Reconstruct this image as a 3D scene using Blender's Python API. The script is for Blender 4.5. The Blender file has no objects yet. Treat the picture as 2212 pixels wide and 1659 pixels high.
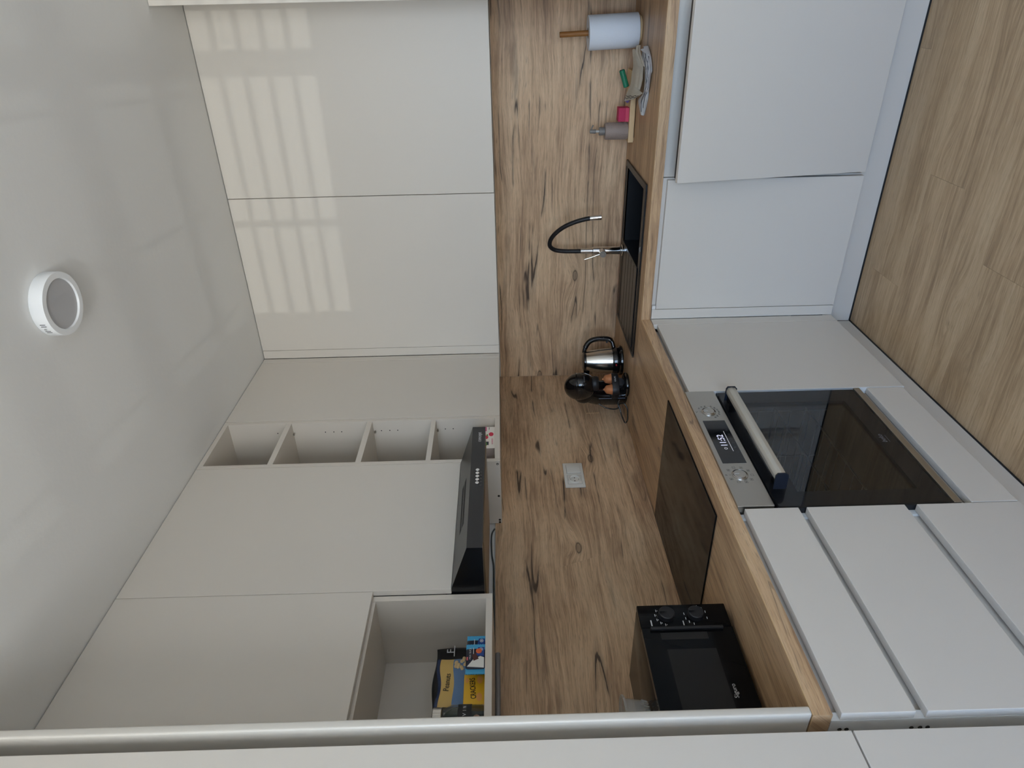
import bpy, bmesh, math, random
from mathutils import Vector, Matrix, noise as mnoise
random.seed(7)
SC = bpy.context.scene
COL = SC.collection
R = math.radians

# ------------------------------------------------------------------ camera
YAW, PITCH, ROLL, FPX = 0.5304, -0.0074, -0.0263, 1464.57
cf = Vector((-math.sin(YAW)*math.cos(PITCH), math.cos(YAW)*math.cos(PITCH), math.sin(PITCH)))
r0 = Vector((math.cos(YAW), math.sin(YAW), 0)); u0 = r0.cross(cf)
cr = r0*math.cos(ROLL) + u0*math.sin(ROLL)
cu = -r0*math.sin(ROLL) + u0*math.cos(ROLL)
cam = bpy.data.cameras.new('camera'); cam.sensor_fit = 'HORIZONTAL'; cam.sensor_width = 36
cam.lens = 36*FPX/2212; cam.clip_start = 0.02
camo = bpy.data.objects.new('camera', cam); COL.objects.link(camo)
# the photographer held the phone on its side: picture right = down, picture up = right
mx = Matrix((-cu, cr, -cf)).transposed().to_4x4(); mx.translation = (1.7896, -3.1311, 1.4614)
camo.matrix_world = mx
SC.camera = camo

# ------------------------------------------------------------------ sky, glare, exposure
wd = bpy.data.worlds.new('sky'); SC.world = wd; wd.use_nodes = True
nt = wd.node_tree; nt.nodes.clear()
tc = nt.nodes.new('ShaderNodeTexCoord'); sp = nt.nodes.new('ShaderNodeSeparateXYZ')
mr = nt.nodes.new('ShaderNodeMapRange'); rp = nt.nodes.new('ShaderNodeValToRGB')
bg = nt.nodes.new('ShaderNodeBackground'); wo = nt.nodes.new('ShaderNodeOutputWorld')
mr.inputs['From Min'].default_value = -1; mr.inputs['From Max'].default_value = 1
e = rp.color_ramp.elements
e[0].position = 0.30; e[0].color = (2.10, 2.06, 2.04, 1)     # sunlit ground outside
e[1].position = 1.0; e[1].color = (.32, .62, 1.45, 1)      # zenith
x = e.new(0.485); x.color = (1.90, 1.90, 1.92, 1)
x = e.new(0.515); x.color = (1.34, 1.70, 2.16, 1)           # horizon haze
x = e.new(0.70); x.color = (.56, .98, 1.85, 1)
nt.links.new(tc.outputs['Generated'], sp.inputs[0]); nt.links.new(sp.outputs['Z'], mr.inputs['Value'])
nt.links.new(mr.outputs[0], rp.inputs[0]); nt.links.new(rp.outputs[0], bg.inputs[0])
bg.inputs[1].default_value = 6.0
nt.links.new(bg.outputs[0], wo.inputs[0])

WIN = (0.86, 3.05, 0.02, 2.42)                            # the balcony door behind the photographer
def area_portal(x0, x1, y, z0, z1):
    l = bpy.data.lights.new('daylight_portal', 'AREA'); l.shape = 'RECTANGLE'; l.size = x1-x0; l.size_y = z1-z0
    l.cycles.is_portal = True
    o = bpy.data.objects.new('daylight_portal', l); COL.objects.link(o)
    o.location = ((x0+x1)/2, y, (z0+z1)/2); o.rotation_euler = (R(90), 0, 0)
    return o
area_portal(WIN[0], WIN[1], -5.22, WIN[2], WIN[3])
# sun glare thrown up through the balcony door by a bright surface outside (soft bars on ceiling and doors)
gl = bpy.data.lights.new('sun_glare', 'SUN'); gl.energy = 0.33; gl.angle = R(0.16); gl.color = (1, .97, .92)
glo = bpy.data.objects.new('sun_glare', gl); COL.objects.link(glo)
glo.rotation_euler = Vector((-.08, 1, .27)).to_track_quat('-Z', 'Y').to_euler()
VS = SC.view_settings
SC.display_settings.display_device = 'sRGB'
VS.view_transform = 'Standard'; VS.look = 'None'; VS.gamma = 1; VS.use_curve_mapping = False
VS.exposure = 0.14
SC.cycles.max_bounces = 10; SC.cycles.diffuse_bounces = 6; SC.cycles.caustics_reflective = False
SC.cycles.caustics_refractive = False; SC.cycles.sample_clamp_indirect = 4

# ------------------------------------------------------------------ materials
def srgb(r, g, b):
    return tuple(((c/255)/12.92 if c/255 <= .04045 else ((c/255+.055)/1.055)**2.4) for c in (r, g, b))
MATS = {}
def mat(name, color, rough=.5, metal=0, bump=0, bscale=300, coat=0, emit=None, spec=.5, alpha=1, trans=0, var=0, ior=1.45):
    if name in MATS: return MATS[name]
    m = bpy.data.materials.new(name); m.use_nodes = True; MATS[name] = m
    t = m.node_tree; b = t.nodes['Principled BSDF']
    b.inputs['Base Color'].default_value = (*color, 1); b.inputs['Roughness'].default_value = rough
    b.inputs['Metallic'].default_value = metal; b.inputs['Coat Weight'].default_value = coat
    b.inputs['Specular IOR Level'].default_value = spec; b.inputs['Alpha'].default_value = alpha
    b.inputs['Transmission Weight'].default_value = trans; b.inputs['IOR'].default_value = ior
    if emit: b.inputs['Emission Color'].default_value = (*emit[0], 1); b.inputs['Emission Strength'].default_value = emit[1]
    tcn = t.nodes.new('ShaderNodeTexCoord')
    if bump:
        n = t.nodes.new('ShaderNodeTexNoise'); n.inputs['Scale'].default_value = bscale; n.inputs['Detail'].default_value = 3
        t.links.new(tcn.outputs['Object'], n.inputs['Vector'])
        bp = t.nodes.new('ShaderNodeBump'); bp.inputs['Strength'].default_value = bump; bp.inputs['Distance'].default_value = .002
        t.links.new(n.outputs[0], bp.inputs['Height']); t.links.new(bp.outputs[0], b.inputs['Normal'])
    if var:
        n = t.nodes.new('ShaderNodeTexNoise'); n.inputs['Scale'].default_value = bscale/8; n.inputs['Detail'].default_value = 4
        t.links.new(tcn.outputs['Object'], n.inputs['Vector'])
        mxn = t.nodes.new('ShaderNodeMix'); mxn.data_type = 'RGBA'
        mxn.inputs[6].default_value = (*[c*(1-var) for c in color], 1); mxn.inputs[7].default_value = (*[min(1, c*(1+var)) for c in color], 1)
        t.links.new(n.outputs[0], mxn.inputs[0]); t.links.new(mxn.outputs[2], b.inputs['Base Color'])
    return m

class NB:
    def __init__(s, m): s.t = m.node_tree
    def m(s, op, a, b=None, c=None, clamp=False):
        n = s.t.nodes.new('ShaderNodeMath'); n.operation = op; n.use_clamp = clamp
        for i, v in enumerate((a, b, c)):
            if v is None: continue
            if isinstance(v, (int, float)): n.inputs[i].default_value = v
            else: s.t.links.new(v, n.inputs[i])
        return n.outputs[0]
    def vec(s, x, y, z=0.0):
        n = s.t.nodes.new('ShaderNodeCombineXYZ')
        for i, v in enumerate((x, y, z)):
            if isinstance(v, (int, float)): n.inputs[i].default_value = v
            else: s.t.links.new(v, n.inputs[i])
        return n.outputs[0]
    def noise(s, v, detail=2, rough=.5, dist=0):
        n = s.t.nodes.new('ShaderNodeTexNoise'); n.inputs['Scale'].default_value = 1
        n.inputs['Detail'].default_value = detail; n.inputs['Roughness'].default_value = rough; n.inputs['Distortion'].default_value = dist
        s.t.links.new(v, n.inputs['Vector']); return n.outputs[0]
    def sstep(s, v, lo, hi):
        n = s.t.nodes.new('ShaderNodeMapRange'); n.interpolation_type = 'SMOOTHSTEP'
        n.inputs['From Min'].default_value = lo; n.inputs['From Max'].default_value = hi
        s.t.links.new(v, n.inputs['Value']); return n.outputs[0]
    def mix(s, f, a, b, mode='MIX'):
        n = s.t.nodes.new('ShaderNodeMix'); n.data_type = 'RGBA'; n.blend_type = mode
        for i, v in ((0, f), (6, a), (7, b)):
            if isinstance(v, (int, float)): n.inputs[i].default_value = v
            elif isinstance(v, tuple): n.inputs[i].default_value = (*v, 1)
            else: s.t.links.new(v, n.inputs[i])
        return n.outputs[2]
    def ramp(s, f, stops):
        n = s.t.nodes.new('ShaderNodeValToRGB'); el = n.color_ramp.elements
        el[0].position, el[0].color = stops[0][0], (*stops[0][1], 1); el[1].position, el[1].color = stops[-1][0], (*stops[-1][1], 1)
        for p, c in stops[1:-1]:
            k = el.new(p); k.color = (*c, 1)
        s.t.links.new(f, n.inputs[0]); return n.outputs[0]

def wood(name, axis, stops, dark, seed=0, crack=1.0, knots=1.0, rough=.5, perobj=False, bandf=9., bumpk=.12, offs=(0, 0), spec=.4):
    m = bpy.data.materials.new(name); m.use_nodes = True; MATS[name] = m
    b = NB(m); t = m.node_tree
    tcn = t.nodes.new('ShaderNodeTexCoord'); s = t.nodes.new('ShaderNodeSeparateXYZ'); t.links.new(tcn.outputs['Object'], s.inputs[0])
    X, Y, Z = s.outputs
    if axis == 'x': g, a = X, b.m('SUBTRACT', Z, Y)
    elif axis == 'y': g, a = Y, b.m('SUBTRACT', Z, X)
    else: g, a = Z, b.m('ADD', X, Y)
    g = b.m('ADD', g, offs[0]); a = b.m('ADD', a, offs[1])
    if perobj:
        oi = t.nodes.new('ShaderNodeObjectInfo')
        g = b.m('MULTIPLY_ADD', oi.outputs['Random'], 37.3, g); a = b.m('MULTIPLY_ADD', oi.outputs['Random'], 11.7, a)
    warp = b.noise(b.vec(b.m('MULTIPLY', g, 1.7), b.m('MULTIPLY', a, 5), seed), 3)
    wp = b.m('SUBTRACT', warp, .5)
    vo = t.nodes.new('ShaderNodeTexVoronoi'); vo.voronoi_dimensions = '2D'; vo.inputs['Scale'].default_value = 1
    t.links.new(b.vec(b.m('MULTIPLY', g, 2.0), b.m('MULTIPLY', b.m('MULTIPLY_ADD', wp, .03, a), 5.2)), vo.inputs['Vector'])
    sc = t.nodes.new('ShaderNodeSeparateColor'); t.links.new(vo.outputs['Color'], sc.inputs[0])
    gate = b.m('GREATER_THAN', sc.outputs[0], .16)
    d = b.m('ADD', vo.outputs['Distance'], b.m('MULTIPLY', gate, 5.0))
    q = b.m('DIVIDE', d, .22); bumpf = b.m('POWER', 2.718, b.m('MULTIPLY', b.m('MULTIPLY', q, q), -1.0))
    f = b.m('ADD', b.m('MULTIPLY_ADD', wp, .075, a), b.m('MULTIPLY', bumpf, .035*knots))
    fiber = b.noise(b.vec(b.m('MULTIPLY', g, 9), b.m('MULTIPLY', f, 300), seed+3), 3, .62)
    rings = b.noise(b.vec(b.m('MULTIPLY', g, 2.2), b.m('MULTIPLY', f, 95), seed+5), 2, .55)
    band = b.noise(b.vec(b.m('MULTIPLY', g, 1.6), b.m('MULTIPLY', f, bandf), seed+9), 4, .6)
    v = b.m('ADD', b.m('MULTIPLY', band, .50), b.m('ADD', b.m('MULTIPLY', rings, .27), b.m('MULTIPLY', fiber, .27)))
    col = b.ramp(v, stops)
    pores = b.sstep(b.noise(b.vec(b.m('MULTIPLY', g, 22), b.m('MULTIPLY', f, 620), seed+21), 2), .56, .68)
    col = b.mix(b.m('MULTIPLY', pores, .45), col, dark)
    if crack:
        f2 = b.m('MULTIPLY_ADD', wp, .055, a)
        smk = b.sstep(b.noise(b.vec(b.m('MULTIPLY', g, 2.4), b.m('MULTIPLY', f2, 16), seed+50), 3, .6), .56, .74)
        col = b.mix(b.m('MULTIPLY', smk, .42*crack), col, tuple(c*.9 for c in dark))
        cn = b.noise(b.vec(b.m('MULTIPLY', g, .8), b.m('MULTIPLY', f2, 15), seed+14), 1, .3)
        wob = b.m('MULTIPLY_ADD', b.m('SUBTRACT', fiber, .5), .014, b.m('SUBTRACT', cn, .5))
        wid = b.noise(b.vec(b.m('MULTIPLY', g, 9), b.m('MULTIPLY', a, 9), seed+70), 2)
        line = b.sstep(b.m('DIVIDE', b.m('ABSOLUTE', wob), b.m('MULTIPLY_ADD', wid, .026, .002)), .62, .25)
        cm = b.sstep(b.noise(b.vec(b.m('MULTIPLY', g, 3.6), b.m('MULTIPLY', f2, 8), seed+33), 2), .50, .60)
        line = b.m('MULTIPLY', b.m('MULTIPLY', line, cm), crack)
        halo = b.m('MULTIPLY', b.m('MULTIPLY', b.sstep(b.m('ABSOLUTE', wob), .06, .0), cm), .35*crack)
        col = b.mix(halo, col, dark)
        col = b.mix(b.m('MULTIPLY', line, .9), col, tuple(c*.42 for c in dark))
        dk = b.m('MULTIPLY_ADD', b.m('SUBTRACT', fiber, .5), .03, d)
        kc = b.m('MULTIPLY', b.sstep(dk, .10, .02), .55*knots)
        col = b.mix(kc, col, tuple(c*.7 for c in dark))
        kr = b.m('MULTIPLY', b.m('SUBTRACT', 1.0, b.sstep(b.m('ABSOLUTE', b.m('SUBTRACT', dk, .05)), .0, .014)), .75*knots)
        col = b.mix(kr, col, tuple(c*.45 for c in dark))
    if perobj:
        hv = t.nodes.new('ShaderNodeHueSaturation'); t.links.new(col, hv.inputs['Color'])
        t.links.new(b.m('MULTIPLY_ADD', oi.outputs['Random'], .08, .96), hv.inputs['Value']); col = hv.outputs[0]
    bs = t.nodes['Principled BSDF']; t.links.new(col, bs.inputs['Base Color'])
    bs.inputs['Roughness'].default_value = rough; bs.inputs['Specular IOR Level'].default_value = spec
    bp = t.nodes.new('ShaderNodeBump'); bp.inputs['Strength'].default_value = bumpk; bp.inputs['Distance'].default_value = .002
    t.links.new(fiber, bp.inputs['Height']); t.links.new(bp.outputs[0], bs.inputs['Normal'])
    return m

OAK = [(.36, srgb(140, 111, 87)), (.46, srgb(188, 155, 123)), (.54, srgb(217, 184, 148)), (.66, srgb(235, 207, 172))]
OAKD = srgb(106, 87, 74)
W_SINK = wood('oak_print_sink_wall', 'x', OAK, OAKD, 1)
W_HOB = wood('oak_print_hob_wall', 'y', OAK, OAKD, 41, offs=(3.3, 1.7))
OAK_SHADED = [(p, tuple(c*k for c, k in zip(q, (.80, .76, .70)))) for p, q in OAK]  # backsplash oak darkened: shade on the worktop put into the colour
W_TOPX = wood('oak_worktop_sink_run', 'x', OAK_SHADED, OAKD, 81, crack=.5, knots=.6, rough=.42, bandf=14)
W_TOPY = wood('oak_worktop_hob_run', 'y', OAK_SHADED, OAKD, 61, crack=.5, knots=.6, rough=.42, bandf=14, offs=(1.1, .4))
FLO = [(.32, srgb(134, 108, 80)), (.45, srgb(172, 144, 110)), (.56, srgb(198, 170, 134)), (.68, srgb(212, 187, 152))]
W_FLOOR = wood('oak_laminate_floor', 'x', FLO, srgb(122, 99, 74), 7, crack=0, knots=.8, rough=.38, perobj=True, bandf=11)
PALE = [(.3, srgb(206, 172, 124)), (.5, srgb(222, 191, 146)), (.7, srgb(233, 206, 165))]
W_PALE = wood('pale_pine', 'x', PALE, srgb(190, 150, 100), 5, crack=0, knots=0)
W_STICK = wood('brown_turned_wood', 'z', [(.3, srgb(96, 58, 24)), (.5, srgb(142, 93, 45)), (.7, srgb(172, 122, 70))], srgb(80, 45, 18), 3, crack=0, knots=0)

CAB = mat('greige_laminate', srgb(216, 210, 201), .42, bump=.03, bscale=700)
CABIN = mat('greige_carcass', srgb(214, 207, 197), .5, bump=.03, bscale=700)
WHITE_EDGE = mat('white_edge', srgb(226, 226, 224), .4)
GREY_SHADE = mat('carcass_shade_grey', srgb(150, 147, 143), .5)  # carcass laminate greyed: shade of the cabinet undersides is in the colour
WALL = mat('white_wall_paint', srgb(236, 235, 232), .85, bump=.15, bscale=90)
CEIL = mat('white_ceiling_paint', srgb(228, 228, 226), .9, bump=.22, bscale=60)
BLACKM = mat('black_satin_metal', srgb(44, 44, 46), .38, metal=.0, coat=.1)
BLACKSIDE = mat('black_gloss_paint', srgb(9, 9, 12), .28)
BLACKGL = mat('black_gloss_plastic', (.004, .004, .005), .08, coat=.4)
BLACKMT = mat('black_matt_plastic', (.010, .010, .012), .45)
NEAR_BLACK = mat('dark_interior', (.012, .012, .013), .6)  # near-black: shade inside holes, gaps and hollows put into the colour
CHROME = mat('chrome', (.78, .78, .78), .08, metal=1)
STEEL = mat('brushed_steel', srgb(188, 184, 176), .34, metal=1, bump=.05, bscale=400)
STEELB = mat('kettle_steel', srgb(205, 200, 192), .2, metal=1)
ALU = mat('grey_aluminium', srgb(150, 150, 152), .4, metal=.5)
WHITEP = mat('white_plastic', srgb(236, 238, 240), .35)
CREAMP = mat('cream_plastic', srgb(228, 226, 218), .35)
DIFFU = mat('lamp_diffuser', srgb(182, 182, 184), .5)
PRINTW = mat('white_print', srgb(205, 205, 205), .5)
PRINTG = mat('grey_print', srgb(92, 90, 86), .6)
PRINTD = mat('dim_print', srgb(70, 72, 76), .5)
GLOW = mat('display_digits', (.8, .8, 1), .5, emit=((.75, .75, 1), .55))
SINKM = mat('black_granite', (.012, .0125, .014), .34, bump=.05, bscale=900)
HOBG = mat('black_ceramic_glass', (.006, .006, .0065), .06, spec=.19)

def glass_mat(name, tint, rough=.02, ior=1.55):
    m = bpy.data.materials.new(name); m.use_nodes = True; MATS[name] = m; t = m.node_tree; t.nodes.clear()
    o = t.nodes.new('ShaderNodeOutputMaterial'); mxs = t.nodes.new('ShaderNodeMixShader'); tr = t.nodes.new('ShaderNodeBsdfTransparent')
    gb = t.nodes.new('ShaderNodeBsdfGlossy'); fr = t.nodes.new('ShaderNodeFresnel'); fr.inputs[0].default_value = ior
    tr.inputs[0].default_value = (*tint, 1); gb.inputs['Roughness'].default_value = rough
    ge = t.nodes.new('ShaderNodeNewGeometry'); mm = t.nodes.new('ShaderNodeMath'); mm.operation = 'MULTIPLY_ADD'; mm.inputs[1].default_value = -1; mm.inputs[2].default_value = 1
    m2 = t.nodes.new('ShaderNodeMath'); m2.operation = 'MULTIPLY'   # reflect on the outer face only: the sheet does not bend the ray
    t.links.new(ge.outputs['Backfacing'], mm.inputs[0]); t.links.new(mm.outputs[0], m2.inputs[0]); t.links.new(fr.outputs[0], m2.inputs[1]); t.links.new(m2.outputs[0], mxs.inputs[0]); t.links.new(tr.outputs[0], mxs.inputs[1]); t.links.new(gb.outputs[0], mxs.inputs[2])
    t.links.new(mxs.outputs[0], o.inputs[0]); return m
OVENGL = glass_mat('tinted_oven_glass', (.86, .87, .88), ior=1.5)
PANEGL = glass_mat('coated_oven_pane', (.86, .88, .90), ior=1.9)
MICROBL = mat('microwave_black', (.0045, .0045, .005), .16, spec=.16)
MICROGL = glass_mat('dark_microwave_glass', (.10, .10, .10))
CLEAR = glass_mat('clear_glass', (.93, .95, .95))
PETG = glass_mat('clear_plastic', (.90, .91, .91), .15)

# ------------------------------------------------------------------ mesh helpers
class MB:
    def __init__(s): s.bm = bmesh.new()
    def _merge(s, b, M=None):
        if M is not None: b.transform(M)
        me = bpy.data.meshes.new('tmp'); b.to_mesh(me); b.free(); s.bm.from_mesh(me); bpy.data.meshes.remove(me)
    def box(s, x0, x1, y0, y1, z0, z1, bev=0, seg=2, M=None):
        b = bmesh.new(); bmesh.ops.create_cube(b, size=1)
        for v in b.verts:
            v.co = Vector(((x0+x1)/2+v.co.x*(x1-x0), (y0+y1)/2+v.co.y*(y1-y0), (z0+z1)/2+v.co.z*(z1-z0)))
        if bev: bmesh.ops.bevel(b, geom=b.edges[:], offset=bev, segments=seg, profile=.5, affect='EDGES')
        s._merge(b, M); return s
    def lathe(s, prof, n=32, M=None, sx=1, sy=1):
        b = bmesh.new(); rings = []
        for r, z in prof:
            if r < 1e-6: rings.append([b.verts.new((0, 0, z))])
            else: rings.append([b.verts.new((r*sx*math.cos(2*math.pi*i/n), r*sy*math.sin(2*math.pi*i/n), z)) for i in range(n)])
        for A, B in zip(rings, rings[1:]):
            for i in range(n):
                j = (i+1) % n
                if len(A) == 1 and len(B) == 1: continue
                if len(A) == 1: b.faces.new((A[0], B[j], B[i]))
                elif len(B) == 1: b.faces.new((A[i], A[j], B[0]))
                else: b.faces.new((A[i], A[j], B[j], B[i]))
        bmesh.ops.recalc_face_normals(b, faces=b.faces[:])
        s._merge(b, M); return s
    def cyl(s, p0, p1, r, r1=None, n=20, bev=0):
        p0, p1 = Vector(p0), Vector(p1); L = (p1-p0).length; r1 = r if r1 is None else r1
        M = Matrix.Translation(p0) @ (p1-p0).to_track_quat('Z', 'Y').to_matrix().to_4x4()
        pr = [(0, 0), (r-bev, 0), (r, bev), (r1, L-bev), (r1-bev, L), (0, L)] if bev else [(0, 0), (r, 0), (r1, L), (0, L)]
        return s.lathe(pr, n, M)
    def tube(s, pts, r, n=10, closed=False, smooth=3):
        pts = [Vector(p) for p in pts]
        if smooth:
            out = []; N = len(pts)
            for i in range(N if closed else N-1):
                a, b_, c, d = (pts[(i-1) % N] if closed or i else pts[0]), pts[i], pts[(i+1) % N], (pts[(i+2) % N] if closed or i+2 < N else pts[-1])
                for k in range(smooth*2):
                    t = k/(smooth*2)
                    out.append(.5*((2*b_)+(c-a)*t+(2*a-5*b_+4*c-d)*t*t+(3*b_-a-3*c+d)*t**3))
            if not closed: out.append(pts[-1])
            pts = out
        b = bmesh.new(); rings = []; up = None; N = len(pts)
        for i, p in enumerate(pts):
            tg = ((pts[(i+1) % N]-pts[i-1]) if closed else (pts[min(i+1, N-1)]-pts[max(i-1, 0)])).normalized()
            if up is None: up = tg.orthogonal().normalized()
            up = (up-tg*up.dot(tg)).normalized(); sd = tg.cross(up)
            rr = r(i/(N-1)) if callable(r) else r
            rings.append([b.verts.new(p+(up*math.cos(2*math.pi*k/n)+sd*math.sin(2*math.pi*k/n))*rr) for k in range(n)])
        for i in range(N if closed else N-1):
            A, B = rings[i], rings[(i+1) % N]
            for k in range(n): b.faces.new((A[k], A[(k+1) % n], B[(k+1) % n], B[k]))
        if not closed: b.faces.new(rings[0][::-1]); b.faces.new(rings[-1])
        bmesh.ops.recalc_face_normals(b, faces=b.faces[:])
        s._merge(b); return s
    def prism(s, poly, axis, a0, a1, bev=0, M=None):
        """polygon in the two other axes (kept in x,y,z order) extruded along axis"""
        b = bmesh.new()
        def P(u, v, w): return {'x': (w, u, v), 'y': (u, w, v), 'z': (u, v, w)}[axis]
        A = [b.verts.new(P(u, v, a0)) for u, v in poly]; B = [b.verts.new(P(u, v, a1)) for u, v in poly]
        b.faces.new(A); b.faces.new(B[::-1])
        for i in range(len(poly)):
            j = (i+1) % len(poly); b.faces.new((A[j], A[i], B[i], B[j]))
        bmesh.ops.recalc_face_normals(b, faces=b.faces[:])
        if bev: bmesh.ops.bevel(b, geom=b.edges[:], offset=bev, segments=2, profile=.5, affect='EDGES')
        s._merge(b, M); return s
    def grid(s, P, nu, nv, M=None, thick=0):
        b = bmesh.new(); V = [[b.verts.new(P(i/(nu-1), j/(nv-1))) for j in range(nv)] for i in range(nu)]
        for i in range(nu-1):
            for j in range(nv-1): b.faces.new((V[i][j], V[i+1][j], V[i+1][j+1], V[i][j+1]))
        bmesh.ops.recalc_face_normals(b, faces=b.faces[:])
        if thick: bmesh.ops.solidify(b, geom=b.faces[:], thickness=thick)
        s._merge(b, M); return s
    def ell(s, c, rx, ry, rz, n=24, M=None):
        b = bmesh.new(); bmesh.ops.create_uvsphere(b, u_segments=n, v_segments=n//2, radius=1)
        for v in b.verts: v.co = Vector((c[0]+v.co.x*rx, c[1]+v.co.y*ry, c[2]+v.co.z*rz))
        s._merge(b, M); return s
    def text(s, body, size, M, depth=.0002, bold=0, align='CENTER', sx=1, shear=0):
        cu_ = bpy.data.curves.new('t', 'FONT'); cu_.body = body; cu_.size = size; cu_.extrude = depth; cu_.offset = bold
        cu_.align_x = align; cu_.align_y = 'CENTER'; cu_.resolution_u = 3; cu_.shear = shear
        o = bpy.data.objects.new('t', cu_); COL.objects.link(o); bpy.context.view_layer.update()
        me = bpy.data.meshes.new_from_object(o.evaluated_get(bpy.context.evaluated_depsgraph_get()))
        b = bmesh.new(); b.from_mesh(me); bpy.data.objects.remove(o); bpy.data.curves.remove(cu_); bpy.data.meshes.remove(me)
        b.transform(Matrix.Diagonal((sx, 1, 1, 1))); s._merge(b, M); return s
    def build(s, name, m, parent=None, smooth=None, label=None):
        me = bpy.data.meshes.new(name)
        s.bm.to_mesh(me); s.bm.free()
        me.materials.append(m if not isinstance(m, str) else MATS[m])
        if smooth:
            for p in me.polygons: p.use_smooth = True
            try: me.set_sharp_from_angle(angle=R(smooth))
            except Exception: pass
        o = bpy.data.objects.new(name, me); COL.objects.link(o)
        if parent is not None: o.parent = parent
        if label: o['label'] = label
        return o
def face_x(x, y, z): return Matrix(((0, 0, 1, x), (1, 0, 0, y), (0, 1, 0, z), (0, 0, 0, 1)))   # reads from +x
def face_y(x, y, z): return Matrix(((1, 0, 0, x), (0, 0, -1, y), (0, 1, 0, z), (0, 0, 0, 1)))  # reads from -y
def thing(name, label, cat, loc=(0, 0, 0), rz=0, group=None):
    o = bpy.data.objects.new(name, None); COL.objects.link(o); o.empty_display_size = .05
    o.location = loc; o.rotation_euler = (0, 0, rz); o['label'] = label; o['category'] = cat
    if group: o['group'] = group
    return o
def tag(o, label, cat, group=None):
    o['label'] = label; o['category'] = cat
    if group: o['group'] = group
    return o
def struct(o): o['kind'] = 'structure'; return o
def bx(name, m, parent, x0, x1, y0, y1, z0, z1, bev=.0008, label=None):
    return MB().box(x0, x1, y0, y1, z0, z1, bev).build(name, m, parent, label=label)

# ================================================================== room shell
fl = struct(bx('floor', NEAR_BLACK, None, -.1, 3.5, -5.2, .1, -.12, -.008, 0))
k = 0
y = -.42
while y > -5.15:
    x = .30 - [0, .78, .37, 1.05, .55][k % 5]
    while x < 3.5:
        a, b_ = max(x, .30), min(x+1.28, 3.49)
        if b_-a > .05:
            bx('plank', W_FLOOR, fl, a+.0002, b_-.0002, y-.1928, y-.0002, -.008, 0.0, .0004)
        x += 1.28
    y -= .193; k += 1
struct(bx('ceiling', CEIL, None, -.1, 3.5, -5.3, .1, 2.6, 2.7, 0))
struct(bx('wall_left', WALL, None, -.11, -.009, -5.3, .1, 0, 2.6, 0))
struct(bx('wall_back', WALL, None, -.009, 3.5, .009, .11, 0, 2.6, 0))
struct(bx('wall_right', WALL, None, 3.5, 3.6, -5.3, .1, 0, 2.6, 0))
m_ = MB()
m_.box(-.009, WIN[0], -5.3, -5.2, 0, 2.6); m_.box(WIN[1], 3.5, -5.3, -5.2, 0, 2.6); m_.box(WIN[0], WIN[1], -5.3, -5.2, WIN[3], 2.6)
struct(m_.build('wall_front', WALL))
wf = MB()
fw = .07
wf.box(WIN[0], WIN[0]+fw, -5.29, -5.23, 0, WIN[3]); wf.box(WIN[1]-fw, WIN[1], -5.29, -5.23, 0, WIN[3])
wf.box(WIN[0]+fw, WIN[1]-fw, -5.29, -5.23, WIN[3]-fw, WIN[3]); wf.box(WIN[0]+fw, WIN[1]-fw, -5.29, -5.23, 0, fw)
wf.box(1.91, 2.00, -5.29, -5.23, fw, WIN[3]-fw)
win = struct(wf.build('window_1', WHITEP))
for a, b_ in ((WIN[0]+fw, 1.91), (2.00, WIN[1]-fw)):
    bx('pane', CLEAR, win, a, b_, -5.262, -5.258, fw, WIN[3]-fw, 0)
rl = MB()
for i in range(6): rl.box(-1, 5, -6.212, -6.2, .645+i*.092-.011, .645+i*.092+.011)
for i in range(6): rl.box(-.8+i*1.1, -.77+i*1.1, -6.2, -6.17, -.1, 1.05)
rl.box(-1, 5, -6.22, -6.2, -.2, .56)  # unseen solid panel, added to stop the glare below the bars
for z in (1.24, 1.38, 1.52, 1.66, 1.80, 1.94): rl.box(-1, 5, -6.22, -6.2, z-.022, z+.022)  # unseen upper bars and posts, added to band the glare on the ceiling
for i in range(12): rl.box(-.6+i*.42, -.582+i*.42, -6.2, -6.185, 1.05, 2.0)
rl.build('railing_glare_bars', ALU, win)

# ================================================================== backsplash, worktop
tag(MB().box(-.0085, 0, -2.334, 0, .9005, 1.52).build('backsplash', W_HOB), 'brown oak-look backsplash panel with dark cracks behind the hob and microwave', 'backsplash')
tag(MB().box(.0005, 1.754, 0, .0085, .9005, 1.493).build('backsplash', W_SINK), 'lighter oak-look backsplash panel behind the sink and faucet', 'backsplash')

ZT, ZB, D = .9, .862, .5904
w = MB()
w.prism([(0.0005, -.0005), (.76, -.0005), (.76, -D), (D, -D), (.50, -.566), (.0005, -.566)], 'z', ZB, ZT)
w.box(1.10, 1.754, -D, -.0005, ZB, ZT); w.box(.76, 1.10, -D, -.465, ZB, ZT); w.box(.76, 1.10, -.09, -.0005, ZB, ZT)
wk = tag(w.build('worktop', W_TOPX), 'oak-look worktop run under the sink, faucet and kettle', 'worktop')
EDGE = mat('tan_edge_line', srgb(205, 172, 128), .5)
bx('edge_band', EDGE, wk, D-.0005, 1.754, -D-.0004, -D+.0008, ZT-.0012, ZT+.0002, 0, 'tan edge line')
w = MB()
w.prism([(.0005, -.5668), (.50, -.5668), (D, -.5912), (D, -2.354), (.0005, -2.354)], 'z', ZB, ZT)
wk2 = tag(w.build('worktop', W_TOPY), 'oak-look worktop run carrying the hob and microwave', 'worktop')
bx('edge_band', EDGE, wk2, D-.0008, D+.0004, -2.3545, -.592, ZT-.0012, ZT+.0002, 0, 'tan edge line')
bx('edge_band', EDGE, wk2, .3, D+.0004, -2.3548, -2.353, ZT-.0012, ZT+.0002, 0, 'tan edge line')
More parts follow.
